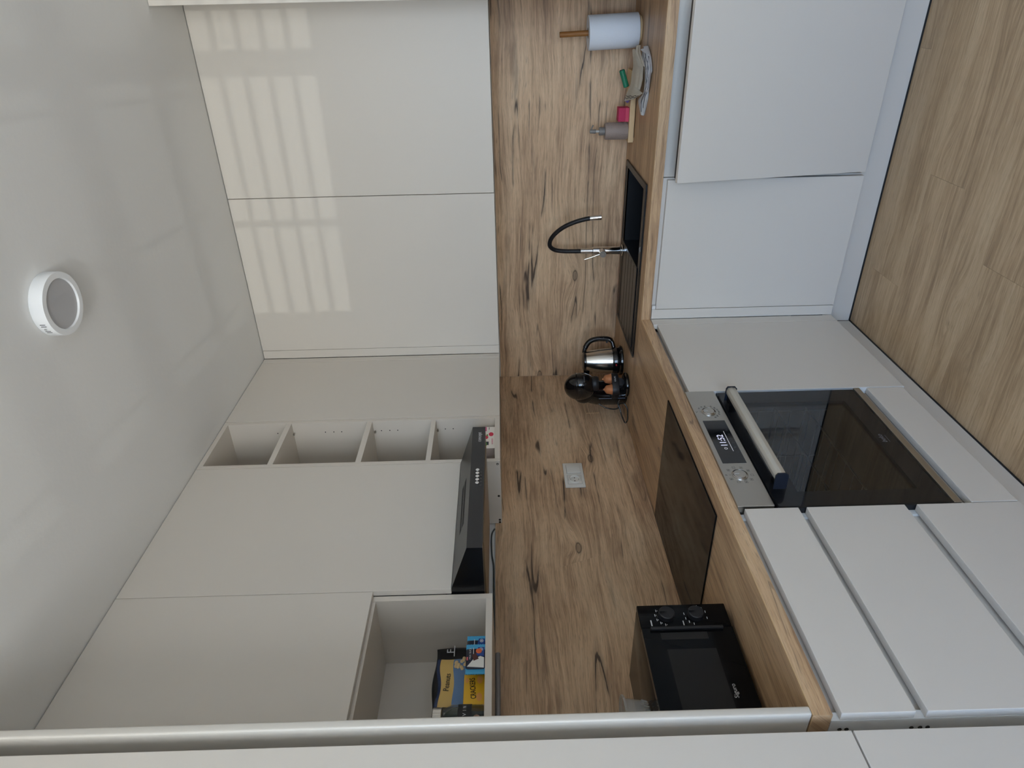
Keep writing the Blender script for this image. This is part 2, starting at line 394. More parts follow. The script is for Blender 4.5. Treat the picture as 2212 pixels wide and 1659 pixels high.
bx('joint_strip', EDGE, wk2, .0007, .50, -.5666, -.5662, ZT-.002, ZT+.0002, 0, 'thin pale joint line')

# ================================================================== base cabinets, hob run (fronts face +x)
FX = .594
def front_x(name, parent, y0, y1, z0, z1, fx=FX, th=.021): return bx(name, CAB, parent, fx-th, fx, y0, y1, z0, z1, .0012)
def front_y(name, parent, x0, x1, z0, z1, fy=-.594, th=.021): return bx(name, CAB, parent, x0, x1, fy, fy+th, z0, z1, .0012)

t = thing('base_cabinet', 'corner base cabinet with one plain greige door right of the oven', 'cabinet', (0, 0, 0))
bx('carcass', CABIN, t, .004, .560, -1.174, -.645, .114, ZB-.001, 0)
front_x('door', t, -1.1744, -.6476, .114, .8455)
front_x('filler', t, -.6455, -.595, .114, ZB-.002)
bx('side_panel', WHITE_EDGE, t, .570, .5935, -1.1765, -1.1748, .114, .8455, 0, 'white panel edge')

t = thing('oven_cabinet', 'oven housing with a narrow greige panel below the oven', 'cabinet')
bx('carcass', CABIN, t, .004, .568, -1.766, -1.178, .114, .262, 0)
front_x('kicker_panel', t, -1.7690, -1.181, .1215, .244)

t = thing('drawer_cabinet', 'three-drawer greige base cabinet left of the oven', 'cabinet')
bx('carcass', CABIN, t, .004, .563, -2.336, -1.7705, .114, ZB-.001, 0)
bx('side_panel', WHITE_EDGE, t, .004, .572, -2.354, -2.3365, .114, ZB-.001, .0005, 'white end panel')
bx('side_panel', WHITE_EDGE, t, .564, .5715, -1.786, -1.7695, .114, ZB-.001, 0, 'white panel edge')
for z0, z1 in ((.704, .8456), (.4237, .6822), (.1188, .3909)):
    d = front_x('drawer', t, -2.354, -1.7720, z0, z1)
    if z0 > .6:
        for zz in (.8395, .826): MB().cyl((.5444, -2.3552, zz), (.5444, -2.3538, zz), .0042, n=14).build('screw', mat('dark_screw', srgb(70, 68, 64), .4, metal=1), t)
        for zz in (.7004, .6834, .6689): MB().cyl((.5436, -2.3552, zz), (.5436, -2.3538, zz), .0042, n=14).build('screw', MATS['dark_screw'], t)

t = thing('plinth', 'plain recessed plinth board under the oven run', 'plinth')
bx('board', CAB, t, .522, .5404, -2.354, -.545, .003, .1125, .0005)
bx('seal', NEAR_BLACK, t, .5402, .5425, -2.354, -.5425, .0, .006, 0, 'dark strip for the shaded gap along the floor')  # dark strip stands in for the shade in the gap at the floor
t = thing('plinth', 'plain recessed plinth board under the sink cabinet and dishwasher', 'plinth')
bx('board', CAB, t, .5405, 1.754, -.5404, -.522, .003, .1135, .0005)
bx('seal', NEAR_BLACK, t, .5425, 1.754, -.5425, -.5402, .0, .006, 0, 'dark strip for the shaded gap along the floor')  # as under the oven run: the gap's shade drawn as a strip

# sink run
t = thing('sink_cabinet', 'greige sink base cabinet with one plain door under the faucet', 'cabinet')
bx('carcass', CABIN, t, .645, 1.163, -.570, -.03, .114, .66, 0)
bx('rail', CAB, t, .5725, 1.163, -.575, -.556, .66, ZB-.001, .0005)
front_y('door', t, .6385, 1.1585, .114, .8445)
front_y('filler', t, .595, .6360, .114, ZB-.002)
bx('rail_stop', WHITE_EDGE, t, .637, .652, -.5925, -.5755, .846, ZB-.002, .0005)

TILT = R(8.3)
t = thing('dishwasher', 'built-in dishwasher left ajar behind a greige front, right of the sink', 'dishwasher', (1.1726, -.594, .114))
hinge = Matrix.Rotation(TILT, 4, 'X')
def hb(name, m, x0, x1, y0, y1, z0, z1, bev=.001, label=None):
    return MB().box(x0, x1, y0, y1, z0, z1, bev, M=hinge).build(name, m, t, label=label)
hb('front_panel', CAB, 0, .579, 0, .02, 0, .731, .0012)
hb('door', mat('black_steel', (.012, .014, .02), .35), .006, .574, .0215, .055, .02, .722, .002, 'dark inner door')
bx('tub', NEAR_BLACK, t, .006, .576, .10, .55, .02, .66, 0)
bx('top_strip', CAB, t, -.0075, .579, .024, .045, .694, .7475, .0006, 'pale strip under the worktop')
bx('gasket', mat('dark_blue_rubber', (.02, .028, .045), .4), t, .0, .579, .046, .06, .668, .694, .003, 'dark blue-black seal')
for xx in (.10, .19, .47):
    bx('latch', BLACKMT, t, xx, xx+.045, .040, .047, .672, .690, .002)

# ================================================================== upper cabinets
UD = .30; ZU = 1.494
def upper(name, label, cat='cabinet'): return thing(name, label, cat)
t = upper('wall_cabinet', 'left one of the two white upper cabinets above the sink and kettle')
bx('carcass', GREY_SHADE, t, .302, 1.0495, -.266, -.002, ZU+.001, 2.597, 0)
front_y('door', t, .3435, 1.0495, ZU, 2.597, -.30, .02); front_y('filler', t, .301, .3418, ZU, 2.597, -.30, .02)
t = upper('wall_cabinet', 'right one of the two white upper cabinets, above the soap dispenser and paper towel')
bx('carcass', GREY_SHADE, t, 1.0505, 1.754, -.266, -.002, ZU+.001, 2.597, 0)
front_y('door', t, 1.0522, 1.754, ZU, 2.597, -.30, .02)

t = upper('wall_cabinet', 'narrow shaded corner wall cabinet beside the open shelves')
bx('carcass', GREY_SHADE, t, .002, .267, -.8365, -.302, ZU+.001, 2.597, 0)
front_x('door', t, -.8355, -.3405, ZU, 2.597, .30, .02); front_x('filler', t, -.3385, -.302, ZU, 2.597, .30, .02)

t = thing('open_shelf_unit', 'tall open wall unit with four compartments above the coffee machine', 'shelf')
y0, y1 = -1.1435, -.8385
SH = CABIN
bx('side_panel', SH, t, .002, .30, y0, y0+.018, ZU, 2.597, .0006); bx('side_panel', SH, t, .002, .30, y1-.018, y1, ZU, 2.597, .0006)
bx('back_panel', SH, t, .002, .008, y0+.018, y1-.018, ZU, 2.597, 0)
for z0, z1 in ((ZU, 1.5133), (1.7487, 1.7673), (2.0035, 2.0245), (2.3258, 2.346), (2.579, 2.597)):
    bx('shelf', SH, t, .008, .2995 if 1.6 < z0 < 2.5 else .30, y0+.018, y1-.018, z0, z1, .0006)
for z in (2.3227, 1.9968, 1.7448):
    MB().cyl((.2525, -.8568, z), (.2525, -.866, z), .0032, n=12).cyl((.2525, -.866, z), (.2525, -.8675, z), .0045, n=12).build('shelf_pin', STEEL, t)
for z in (2.3895, 2.198, 2.1643, 2.1326, 1.9724, 1.9388, 1.907, 1.7148, 1.683):
    MB().cyl((.2535, -.8562, z), (.2535, -.8568, z), .0024, n=10).build('pin_hole', NEAR_BLACK, t)
for i, (xx, zz) in enumerate(((.2875, 1.5038), (.1379, 1.5031), (.0205, 1.5025), (.0085, 1.5025))):
    mb = MB().cyl((xx, y0+.0002, zz), (xx, y0-.0012, zz), .0045, n=14)
    o = mb.build('screw', MATS['dark_screw'], t)
    if i == 0: MB().cyl((xx, y0-.0012, zz), (xx, y0-.0018, zz), .002, n=10).build('slot', PRINTW, o)

t = upper('wall_cabinet', 'wide plain upper cabinet directly above the black cooker hood')
bx('carcass', GREY_SHADE, t, .002, .267, -1.7455, -1.1455, 1.66, 2.597, 0)
front_x('door', t, -1.7455, -1.1455, 1.637, 2.597, .30, .02)

t = upper('wall_cabinet', 'upper cabinet over the open niche of snacks, next to the tall panel')
y0, y1 = -2.334, -1.7485
bx('side_panel', CABIN, t, .002, .281, y1-.018, y1, 1.519, 2.597, .0006); bx('side_panel', CABIN, t, .002, .281, y0, y0+.018, 1.519, 2.597, .0006)
bx('bottom_panel', CABIN, t, .002, .281, y0+.018, y1-.018, 1.519, 1.5375, .0006)
bx('shelf', CABIN, t, .010, .279, y0+.018, y1-.018, 1.853, 1.871, .0006)
bx('back_panel', CABIN, t, .002, .010, y0+.018, y1-.018, 1.5375, 2.597, 0)
front_x('door', t, y0, -1.7475, 1.8615, 2.597, .30, .0185)
led = MB().box(.010, .034, -2.33, -1.754, 1.5035, 1.5185, .005, 3)
tag(led.build('light_bar', ALU, smooth=40), 'slim grey light bar under the snack niche', 'light')

# ================================================================== tall panels
t = thing('end_panel', 'tall rounded-edge panel standing on the left end of the worktop', 'panel')
MB().box(.004, .594, -2.3535, -2.3355, ZT+.0006, 2.598, .004, 4).build('panel', mat('satin_panel', srgb(212, 207, 198), .25), t, smooth=40)
t = thing('tall_cabinet', 'tall built-in fridge cabinet at the far left with two plain doors', 'cabinet')
bx('carcass', CABIN, t, .01, .530, -2.98, -2.3560, .0, 2.597, 0)
bx('door', CAB, t, .5735, .594, -2.98, -2.3875, .8432, 2.597, .001)
bx('door', CAB, t, .5735, .594, -2.98, -2.3875, .114, .8395, .001)
bx('edge_strip', GREY_SHADE, t, .5305, .573, -2.98, -2.392, .1, 2.597, 0)
t = thing('tall_cabinet', 'tall cabinet end at the upper right beyond the last sink-wall door', 'cabinet')
bx('carcass', CAB, t, 1.7565, 2.38, -.552, -.002, .0, 2.598, .001)
bx('door', CAB, t, 1.7565, 2.38, -.574, -.553, .114, 2.598, .001)

# ================================================================== oven
t = thing('oven', 'black and steel built-in oven with dark glass door, clock reading 11:52', 'oven')
oy0, oy1 = -1.7655, -1.1785
sh = MB()
cy0, cy1, cz0, cz1 = -1.735, -1.205, .315, .715
sh.box(.05, .565, oy0+.002, cy0, .265, ZB-.002); sh.box(.05, .565, cy1, oy1-.002, .265, ZB-.002)
sh.box(.05, .565, cy0, cy1, cz1, ZB-.002); sh.box(.05, .565, cy0, cy1, .265, cz0); sh.box(.05, .10, cy0, cy1, cz0, cz1)
sh.build('body', mat('oven_enamel', srgb(84, 86, 90), .35), t)
cp = MB().box(.566, .596, oy0+.001, oy1, .7637, .8615, .0012).build('control_panel', STEEL, t)
dp = MB().box(.5955, .5966, -1.5783, -1.3575, .7787, .8478, .0002).build('display', BLACKGL, cp)
MB().text('11:52', .028, face_x(.5968, -1.4665, .8168), .0001).build('clock_digits', GLOW, cp)
pr = MB().box(.5966, .5969, -1.5213, -1.4177, .7993, .8003).text('\u25cb', .012, face_x(.5968, -1.507, .8168), .0001)
pr.build('display_line', mat('display_line', (.6, .6, .62), .5, emit=((.7, .7, .75), .5)), cp)
pr = MB()
for i in range(6):
    yy = -1.525+i*.0225
    pr.lathe([(.0025, 0), (.0032, 0), (.0032, .0001), (.0025, .0001), (.0025, 0)], 12, face_x(.5967, yy, .788))
o = pr.build('display_symbols', PRINTD, cp); o['kind'] = 'stuff'
for (yk, zk, kind) in ((-1.3055, .8148, 't'), (-1.6320, .8152, 'f')):
    kn = MB().lathe([(0, .004), (.0165, .004), (.0178, .003), (.0182, .0005), (.0215, .0005), (.0218, 0), (.0222, .0025), (.0205, .0035), (.0200, .001)], 36, face_x(.596, yk, zk)).build('knob', mat('soft_chrome', (.62, .61, .6), .2, metal=1), cp, 40)
    MB().cyl((.599, yk, zk), (.6004, yk, zk), .0165, n=32).build('knob_face', STEEL, kn)
    MB().box(.6003, .6008, yk-.0013, yk+.0013, zk+.002, zk+.0155).build('pointer', PRINTW, kn)
    mk = MB()
    if kind == 'f':
        mk.text('P', .010, face_x(.5962, yk, zk+.037), .0001); mk.cyl((.596, yk, zk+.0275), (.5962, yk, zk+.0275), .0013, n=8)
        for i, a in enumerate(range(40, 330, 36)):
            cy_, cz_ = yk+math.sin(R(a))*.034, zk+math.cos(R(a))*.034; h = .0042
            for q in ((-h, h, h-.0007, h), (-h, h, -h, -h+.0007), (-h, -h+.0007, -h, h), (h-.0007, h, -h, h)):
                mk.box(.596, .5962, cy_+q[0], cy_+q[1], cz_+q[2], cz_+q[3])
            if i % 3 != 1: mk.cyl((.596, cy_, cz_), (.5962, cy_, cz_), .002, n=6)
    else:
        mk.text('\u00b0C', .009, face_x(.5962, yk, zk+.037), .0001); mk.cyl((.596, yk, zk+.0275), (.5962, yk, zk+.0275), .0013, n=8)
        for a, s in zip((40, 62, 84, 118, 140, 162, 184, 206, 228), ('50', '70', '90', '120', '150', '175', '200', '225', '250')):
            mk.text(s, .0075, face_x(.5962, yk+math.sin(R(a))*.033, zk+math.cos(R(a))*.033), .0001)
        mk.box(.596, .5962, yk-.035, yk-.031, zk-.016, zk-.010)
    mk.build('markings', PRINTG, cp)
dr = MB()
dy0, dy1, wy0, wy1, wz0, wz1 = oy0-.003, oy1-.001, -1.7020, -1.2480, .3490, .6785
dz0, dz1 = .2915, .7545
dr.box(.567, .588, dy0, wy0, dz0, dz1); dr.box(.567, .588, wy1, dy1, dz0, dz1)
dr.box(.567, .588, wy0, wy1, dz0, wz0); dr.box(.567, .588, wy0, wy1, wz1, dz1)
door = dr.build('oven_door', BLACKMT, t)
bx('door_glass', OVENGL, door, .5888, .5955, dy0, dy1, dz0, dz1, .0006)
for xp in (.569, .580): bx('inner_pane', PANEGL, door, xp-.002, xp, wy0-.0005, wy1+.0005, wz0-.0005, wz1+.0005, 0)
bx('bottom_trim', STEEL, t, .568, .5945, dy0, dy1, .2695, .2895, .0006)
hd = MB().prism([(.622, .7125), (.634, .7105), (.6445, .7165), (.6465, .728), (.6445, .7395), (.634, .7435), (.622, .7425)], 'y', -1.6935, -1.2395, .0012)
hnd = hd.build('handle', mat('satin_champagne_metal', srgb(205, 200, 188), .42, metal=.55), door, 30)
for a, b_ in ((-1.6975, -1.6935), (-1.2395, -1.2355)):
    MB().prism([(.5955, .709), (.640, .709), (.648, .716), (.648, .740), (.640, .745), (.5955, .745)], 'y', a, b_).build('handle_end', mat('blue_black', srgb(28, 33, 44), .25), hnd)
for a, b_ in ((-1.6935, -1.66), (-1.273, -1.2395)):
    MB().box(.5955, .623, a, b_, .715, .738, .001).build('handle_post', BLACKSIDE, hnd)
lg = MB().text('beko', .021, face_x(.5957, -1.4755, .3365), .0001, shear=.25).box(.5956, .5958, -1.494, -1.459, .3215, .3225)
lg.build('lettering', mat('dim_logo', srgb(120, 120, 124), .5), door)
for zr, x0 in ((.455, .13), (.56, .13)):
    rk = MB().tube([(.545, cy0+.012, zr), (.545, cy1-.012, zr), (x0, cy1-.012, zr), (x0, cy0+.012, zr)], .0028, 8, True, 0)
    for i in range(9):
        yy = cy0+.05+i*(cy1-cy0-.1)/8
        rk.tube([(.545, yy, zr), (x0, yy, zr)], .0014, 6, smooth=0)
    rk.build('rack', mat('rack_wire', srgb(225, 225, 222), .35, metal=.4), t, 40)
for ys in (cy0+.006, cy1-.006):
    sr = MB()
    for zr in (.40, .45, .50, .555, .61, .66): sr.tube([(.53, ys, zr), (.15, ys, zr)], .002, 6, smooth=0)
    for xr in (.53, .34, .15): sr.tube([(xr, ys, .38), (xr, ys, .68)], .0025, 6, smooth=0)
    sr.build('side_rack', MATS['rack_wire'], t, 40)

# ================================================================== hob
t = thing('hob', 'black glass hob set into the worktop above the oven', 'hob', (0, 0, 0))
MB().box(.018, .5405, -1.7375, -1.1395, ZT+.0008, ZT+.0055, .0012).build('glass', HOBG, t)
bx('seal', NEAR_BLACK, t, .022, .537, -1.734, -1.143, ZT+.0002, ZT+.001, 0)

# ================================================================== cooker hood
t = thing('cooker_hood', 'slanted black cooker hood with five round buttons above the hob', 'hood')
hy0, hy1 = -1.7440, -1.1475
prof = [(.004, 1.5425), (.4545, 1.5415), (.4550, 1.5855), (.302, 1.636), (.278, 1.636), (.278, 1.655), (.004, 1.655)]
MB().prism(prof, 'y', hy0+.0012, hy1-.0012).build('body', BLACKM, t)
for a, b_ in ((hy0, hy0+.0011), (hy1-.0011, hy1)): MB().prism(prof, 'y', a, b_).build('side_plate', BLACKSIDE, t)
for i in range(5):
    yy = -1.3990-i*.0163
    b0 = MB().cyl((.455, yy, 1.5625), (.461, yy, 1.5625), .0062, n=20, bev=.0008).build('button', CHROME, t, 40)
ic = MB()
for i in range(5):
    yy = -1.4055-i*.0163
    ic.lathe([(.0022, 0), (.0034, 0), (.0034, .0002), (.0022, .0002), (.0022, 0)], 10, face_x(.4552, yy, 1.5515))
    if i in (1, 2, 3): ic.box(.4552, .4554, yy-.0008, yy+.0008, 1.549, 1.554)
ic.build('button_symbols', PRINTG, t)
MB().text('concept', .019, face_x(.4552, -1.2095, 1.5605), .0001, sx=.92).build('lettering', PRINTW, t)
sl = Vector((.455-.302, 0, 1.5855-1.636)); sl_l = sl.length; sl.normalize(); sn = Vector((-sl.z, 0, sl.x))*1
if sn.z < 0: sn = -sn
vg = MB()
for i in range(30):
    yy = -1.372-i*.0073
    for f0, f1 in ((.36, .50), (.54, .68)):
        p = Vector((.302, yy, 1.636))
        a = p+sl*sl_l*f0+sn*.0002; b_ = p+sl*sl_l*f1+sn*.0002
        M = Matrix(((sl.x, 0, sn.x, (a.x+b_.x)/2), (0, 1, 0, yy), (sl.z, 0, sn.z, (a.z+b_.z)/2), (0, 0, 0, 1)))
        vg.box(-.0098, .0098, -.0022, .0022, -.0002, .0002, M=M)
o = vg.build('vent_slots', mat('vent_dark', srgb(24, 24, 26), .6), t)
bx('filter', mat('filter_metal', srgb(150, 135, 115), .35, metal=.8), t, .06, .42, hy0+.06, hy1-.06, 1.5395, 1.5422, .0005)
MB().tube([(-.004, -1.168, 1.5235), (-.004, -1.205, 1.5345), (-.004, -1.30, 1.533), (-.004, -1.36, 1.5265), (-.004, -1.45, 1.5255), (-.004, -1.55, 1.5245), (-.004, -1.73, 1.5235)], .003, 8).build('cable', mat('grey_cable', srgb(80, 84, 82), .5), t, 60)

# ================================================================== ceiling lamp
t = thing('ceiling_lamp', 'round white surface-mounted ceiling lamp, switched off', 'lamp', (1.126, -1.543, 2.6))
MB().lathe([(0, -.0005), (.0785, -.0005), (.0795, -.002), (.0797, -.031), (.0785, -.0345), (.064, -.0345), (.0625, -.031), (0.0625, -.028), (0, -.028)], 64).build('housing', WHITEP, t, 35)
MB().lathe([(0, -.0295), (.0622, -.0295), (.0622, -.0285), (0, -.0285)], 48).build('diffuser', DIFFU, t, 35)
for da in (-11, -6.5, 6.5, 11):
    a = R(-118+da)
    M = Matrix.Rotation(a, 4, 'Z') @ Matrix.Translation((.0797, 0, -.017))
    MB().box(-.0006, .0004, -.0008, .0008, -.0065, .0065, M=M).build('vent_slot', NEAR_BLACK, t)
a = R(-118)
MB().cyl((math.cos(a)*.079, math.sin(a)*.079, -.0165), (math.cos(a)*.081, math.sin(a)*.081, -.0165), .0032, n=14).build('screw', CHROME, t, 40)

# ================================================================== wall socket
def socket_plate(label, y0, y1, z0, z1, full=True):
    t = thing('wall_socket', label, 'socket', (0, 0, 0))
    MB().prism([(y0, z0), (y1, z0), (y1, z1), (y0, z1)], 'x', .0003, .009, .003).build('frame', CREAMP, t, 30)
    h = (z1-z0)/2-.0135; yc1, yc0, zc = (y0*.28+y1*.72), (y0*.715+y1*.285), (z0+z1)/2
    MB().box(.0085, .0150, yc1-.028, yc1+.028, zc-h, zc+h, .0015).build('blank_cover', CREAMP, t, 30)
    for yc in (yc0, yc1): MB().box(.0086, .0091, yc-.0290, yc+.0290, zc-h-.001, zc+h+.001).build('groove', GREY_SHADE, t)
    o = MB().lathe([(.0265, .0096), (.0235, .0150), (.0215, .0160), (.0200, .0155), (.0185, .0100), (0, .0100)], 40, face_x(0, yc0, zc)).build('socket_insert', CREAMP, t, 30)
    MB().box(.0085, .0096, yc0-.028, yc0+.028, zc-h, zc+h, .0004).build('socket_cover', CREAMP, t, 30)
    for dy in (-.0095, .0095): MB().cyl((.0099, yc0+dy, zc), (.0104, yc0+dy, zc), .0026, n=12).build('hole', NEAR_BLACK, o)
    for dz in (-.0165, .0165): MB().box(.0097, .0115, yc0-.003, yc0+.003, zc+dz-.001, zc+dz+.001).build('contact', STEEL, o)
    return t
socket_plate('cream double wall socket with one blank half, left of the coffee machine', -.9420, -.7815, 1.1475, 1.2315)
t = thing('wall_socket', 'wood-toned socket plate mostly hidden behind the coffee machine', 'socket')
MB().box(.0003, .004, -.383, -.300, 1.02, 1.083, .001).build('frame', W_HOB, t)
for z0, z1, y0, y1 in ((1.02, 1.083, -.3835, -.3815), (1.082, 1.084, -.3835, -.300)):
    MB().box(.0035, .0046, y0, y1, z0, z1).build('rim', EDGE, t)

# ================================================================== sink and faucet
t = thing('sink', 'black granite sink with grooved drainer left of its bowl', 'sink', (0, 0, 0))
X0, X1, Y0, Y1 = .368, 1.121, -.507, -.056; bx0, bx1, by0, by1 = .768, 1.094, -.455, -.100
zt = ZT+.0075
rim = MB()
for a, b_, c, d in ((X0, bx0, Y0, Y1), (bx1, X1, Y0, Y1), (bx0, bx1, Y0, by0), (bx0, bx1, by1, Y1)):
    rim.box(a, b_, c, d, ZT+.0006, ZT+.0014 if b_ == bx0 else zt-.002)
rim.build('deck', SINKM, t)
lip = MB()
lip.box(X0, X1, Y0, Y0+.02, zt-.0025, zt, .001); lip.box(X0, X1, Y1-.012, Y1, zt-.0025, zt, .001)
lip.box(X0, X0+.018, Y0+.02, Y1-.012, zt-.0025, zt, .001); lip.box(X1-.025, X1, Y0+.02, Y1-.012, zt-.0025, zt, .001)
lip.build('rim', SINKM, t)
bw = MB(); th = .006; zb_ = ZT-.17
bw.box(bx0-th, bx0, by0-th, by1+th, zb_, zt-.002); bw.box(bx1, bx1+th, by0-th, by1+th, zb_, zt-.002)
bw.box(bx0, bx1, by0-th, by0, zb_, zt-.002); bw.box(bx0, bx1, by1, by1+th, zb_, zt-.002); bw.box(bx0-th, bx1+th, by0-th, by1+th, zb_-.006, zb_)
bw.build('bowl', SINKM, t)
MB().lathe([(0, .004), (.03, .004), (.042, .002), (.044, 0)], 28, Matrix.Translation((.93, -.27, zb_))).build('drain', CHROME, t, 40)
for i in range(5):
    yy = Y0+.085+i*.0635
    bx('drainer_rib', mat('granite_rib', (.020, .019, .018), .3, spec=.8), t, X0+.019, bx0-.013, yy-.0285, yy+.0285, ZT+.0014, zt-.0006, .001)
MB().box(bx0-.012, bx0, by0, by1, zt-.003, zt+.0005, .001).build('divider', SINKM, t)
MB().lathe([(.010, 0), (.0125, 0), (.0125, .0018), (.010, .0018), (.010, 0)], 24, Matrix((((0, 0, 1, bx0+.0003)), ((1, 0, 0, -.40)), ((0, 1, 0, ZT-.03)), ((0, 0, 0, 1))))).build('overflow_ring', CHROME, t, 40)

t = thing('faucet', 'chrome kitchen faucet with a black flexible gooseneck hose', 'faucet', (.7215, -.105, zt))
MB().lathe([(0, 0), (.027, 0), (.027, .004), (.024, .006), (.0215, .007), (.0215, .012), (.0185, .013), (.0185, .139), (.0165, .141), (0, .141)], 36).build('body', CHROME, t, 40)
MB().cyl((0, -.012, .098), (0, -.052, .098), .0155, n=32, bev=.001).build('valve', CHROME, t, 40)
MB().cyl((0, -.0521, .098), (0, -.0535, .098), .0148, n=32).build('valve_cap', STEEL, t, 40)
MB().text('BK', .006, face_y(0, -.0537, .098), .0001).build('lettering', PRINTW, t)
MB().tube([(-.004, -.040, .112), (-.014, -.042, .142), (-.026, -.044, .182)], .0035, 10).build('lever', CHROME, t, 60)
MB().cyl((0, 0, .141), (0, 0, .196), .0125, n=28, bev=.001).build('collar', CHROME, t, 40)
hz = [(0, 0, .19), (0, 0, .23), (.002, -.001, .275), (.010, -.004, .315), (.030, -.012, .338), (.056, -.022, .340), (.085, -.034, .328), (.115, -.047, .303), (.140, -.058, .270), (.160, -.067, .228), (.172, -.072, .188), (.176, -.074, .165)]
MB().tube(hz, .0098, 16).build('hose', BLACKMT, t, 60)
MB().cyl((.1755, -.0735, .168), (.180, -.075, .117), .0112, .0118, n=28, bev=.001).build('spout_tip', CHROME, t, 40)

# ================================================================== kettle
t = thing('kettle', 'stainless steel kettle with black handle beside the coffee machine', 'kettle', (.206, -.230, ZT+.0004), math.atan2(.478, .878))
# local +x = to the right as seen in the photograph
MB().lathe([(0, 0), (.070, 0), (.073, .004), (.072, .012), (.064, .019), (0, .019)], 48).build('power_base', BLACKGL, t, 40)
MB().lathe([(0, .021), (.062, .021), (.066, .026), (.0655, .046), (.0635, .050), (0, .050)], 48).build('bottom_ring', BLACKGL, t, 40)
MB().lathe([(0, .050), (.0632, .050), (.0622, .07), (.0585, .11), (.0530, .145), (.0475, .172), (.0465, .176), (0, .176)], 48).build('body', STEELB, t, 40)
MB().lathe([(0, .176), (.0485, .176), (.0495, .180), (.047, .187), (.035, .191), (0, .193)], 48).build('lid', BLACKGL, t, 40)
MB().prism([(-.045, -.014), (-.062, -.007), (-.064, 0), (-.062, .007), (-.045, .014)], 'z', .158, .186, .002).build('spout', BLACKGL, t, 40)
def hrad(u): return .0125 if .15 < u < .85 else .010
MB().tube([(.040, 0, .181), (.058, 0, .178), (.082, 0, .166), (.099, 0, .147), (.107, 0, .117), (.1075, 0, .083), (.104, 0, .060), (.093, 0, .045), (.062, 0, .036)], hrad, 14).build('handle', BLACKGL, t, 60)
MB().box(.086, .099, -.005, .005, .064, .074, .002).build('switch', BLACKMT, t)
MB().ell((-.022, -.0617, .0355), .006, .004, .004, 14).build('indicator_light', mat('red_lens', (.35, .01, .015), .15), t, 60)
MB().box(-.0005+.02, .0005+.02, -.0605, -.0595, .055, .062).build('scale_mark', PRINTG, t)

# ================================================================== capsule coffee machine
fdir = Vector((.83, -.557)); rz = math.atan2(fdir.y, fdir.x)     # local +x = front
t = thing('coffee_machine', 'black round-headed capsule coffee machine with two orange capsules on its tray', 'coffee machine', (.183, -.426, ZT+.0004), rz)
MB().lathe([(0, 0), (.050, 0), (.056, .004), (.057, .012), (.054, .017), (.040, .019), (0, .019)], 40, sx=1).build('drip_stand', BLACKGL, t, 40)
MB().lathe([(.030, .0195), (.045, .0195), (.046, .022), (.030, .021), (.030, .0195)], 40).build('drip_ring', BLACKMT, t, 40)
# column: lofted upright shell, thick at the foot and curving forward into the head
def loft(secs, n=28):
    b = MB(); bm_ = bmesh.new(); rings = []
    for (cx, hx, hy, z) in secs:
        ring = []
        for i in range(n):
            a = 2*math.pi*i/n; c, s_ = math.cos(a), math.sin(a)
            ring.append(bm_.verts.new((cx+hx*math.copysign(abs(c)**.6, c), hy*math.copysign(abs(s_)**.6, s_), z)))
        rings.append(ring)
    for A, B in zip(rings, rings[1:]):
        for i in range(n): bm_.faces.new((A[i], A[(i+1) % n], B[(i+1) % n], B[i]))
    bm_.faces.new(rings[0][::-1]); bm_.faces.new(rings[-1])
    bmesh.ops.recalc_face_normals(bm_, faces=bm_.faces[:]); b._merge(bm_); return b
loft([(-.082, .048, .050, .0), (-.082, .050, .052, .012), (-.084, .050, .053, .05), (-.084, .050, .053, .10), (-.078, .050, .052, .14), (-.064, .052, .050, .170), (-.042, .054, .048, .195)]).build('column', BLACKGL, t, 50)
MB().ell((-.006, 0, .220), .078, .061, .076, 40).build('head', BLACKGL, t, 60)
MB().ell((-.046, -.016, .200), .064, .044, .052, 32).build('water_tank', BLACKSIDE, t, 60)
MB().lathe([(.0, .140), (.030, .140), (.034, .146), (.036, .160), (.030, .172), (0, .172)], 32, Matrix.Translation((.022, 0, 0))).build('brew_head', BLACKMT, t, 40)
# capsule slot in the face and locking lever
MB().prism([(-.022, .200), (.024, .200), (.026, .216), (.020, .232), (-.020, .232), (-.024, .216)], 'x', .040, .066, .003).build('capsule_slot', BLACKMT, t, 40)
MB().box(.058, .074, -.016, .016, .206, .213, .003).build('slot_lip', mat('grey_black', srgb(52, 54, 58), .3), t, 40)
MB().tube([(-.006+.0765*math.cos(R(A_)), .0600*math.sin(R(A_)), .2440) for A_ in range(-95, 96, 19)], .0040, 8).build('locking_lever', BLACKGL, t, 60)
MB().box(-.036, -.0335, -.0535, -.050, .012, .135, .001).build('side_trim', mat('satin_blue_black', srgb(96, 104, 122), .3), t)
# capsule tray: crescent shelf round the front of the column, with text
tr = MB(); arc_o = [(.010+.050*math.cos(a)*.62, .0545*math.sin(a)) for a in [R(-90+i*10) for i in range(19)]]
tr.prism([(-.036, .0545)][::-1]+[(-.036, -.0545)]+arc_o, 'z', .046, .077, .0015)
tray = tr.build('capsule_tray', BLACKMT, t, 40)
xt = .010+.050*.62
MB().text('KRUPS', .0105, face_x(xt+.0003, .012, .063), .0002, sx=.9).build('lettering', PRINTW, tray)
MB().cyl((.0, 0, .048), (xt-.006, 0, .040), .020, n=24).build('tray_clip', mat('grey_black', srgb(52, 54, 58), .3), t, 40)
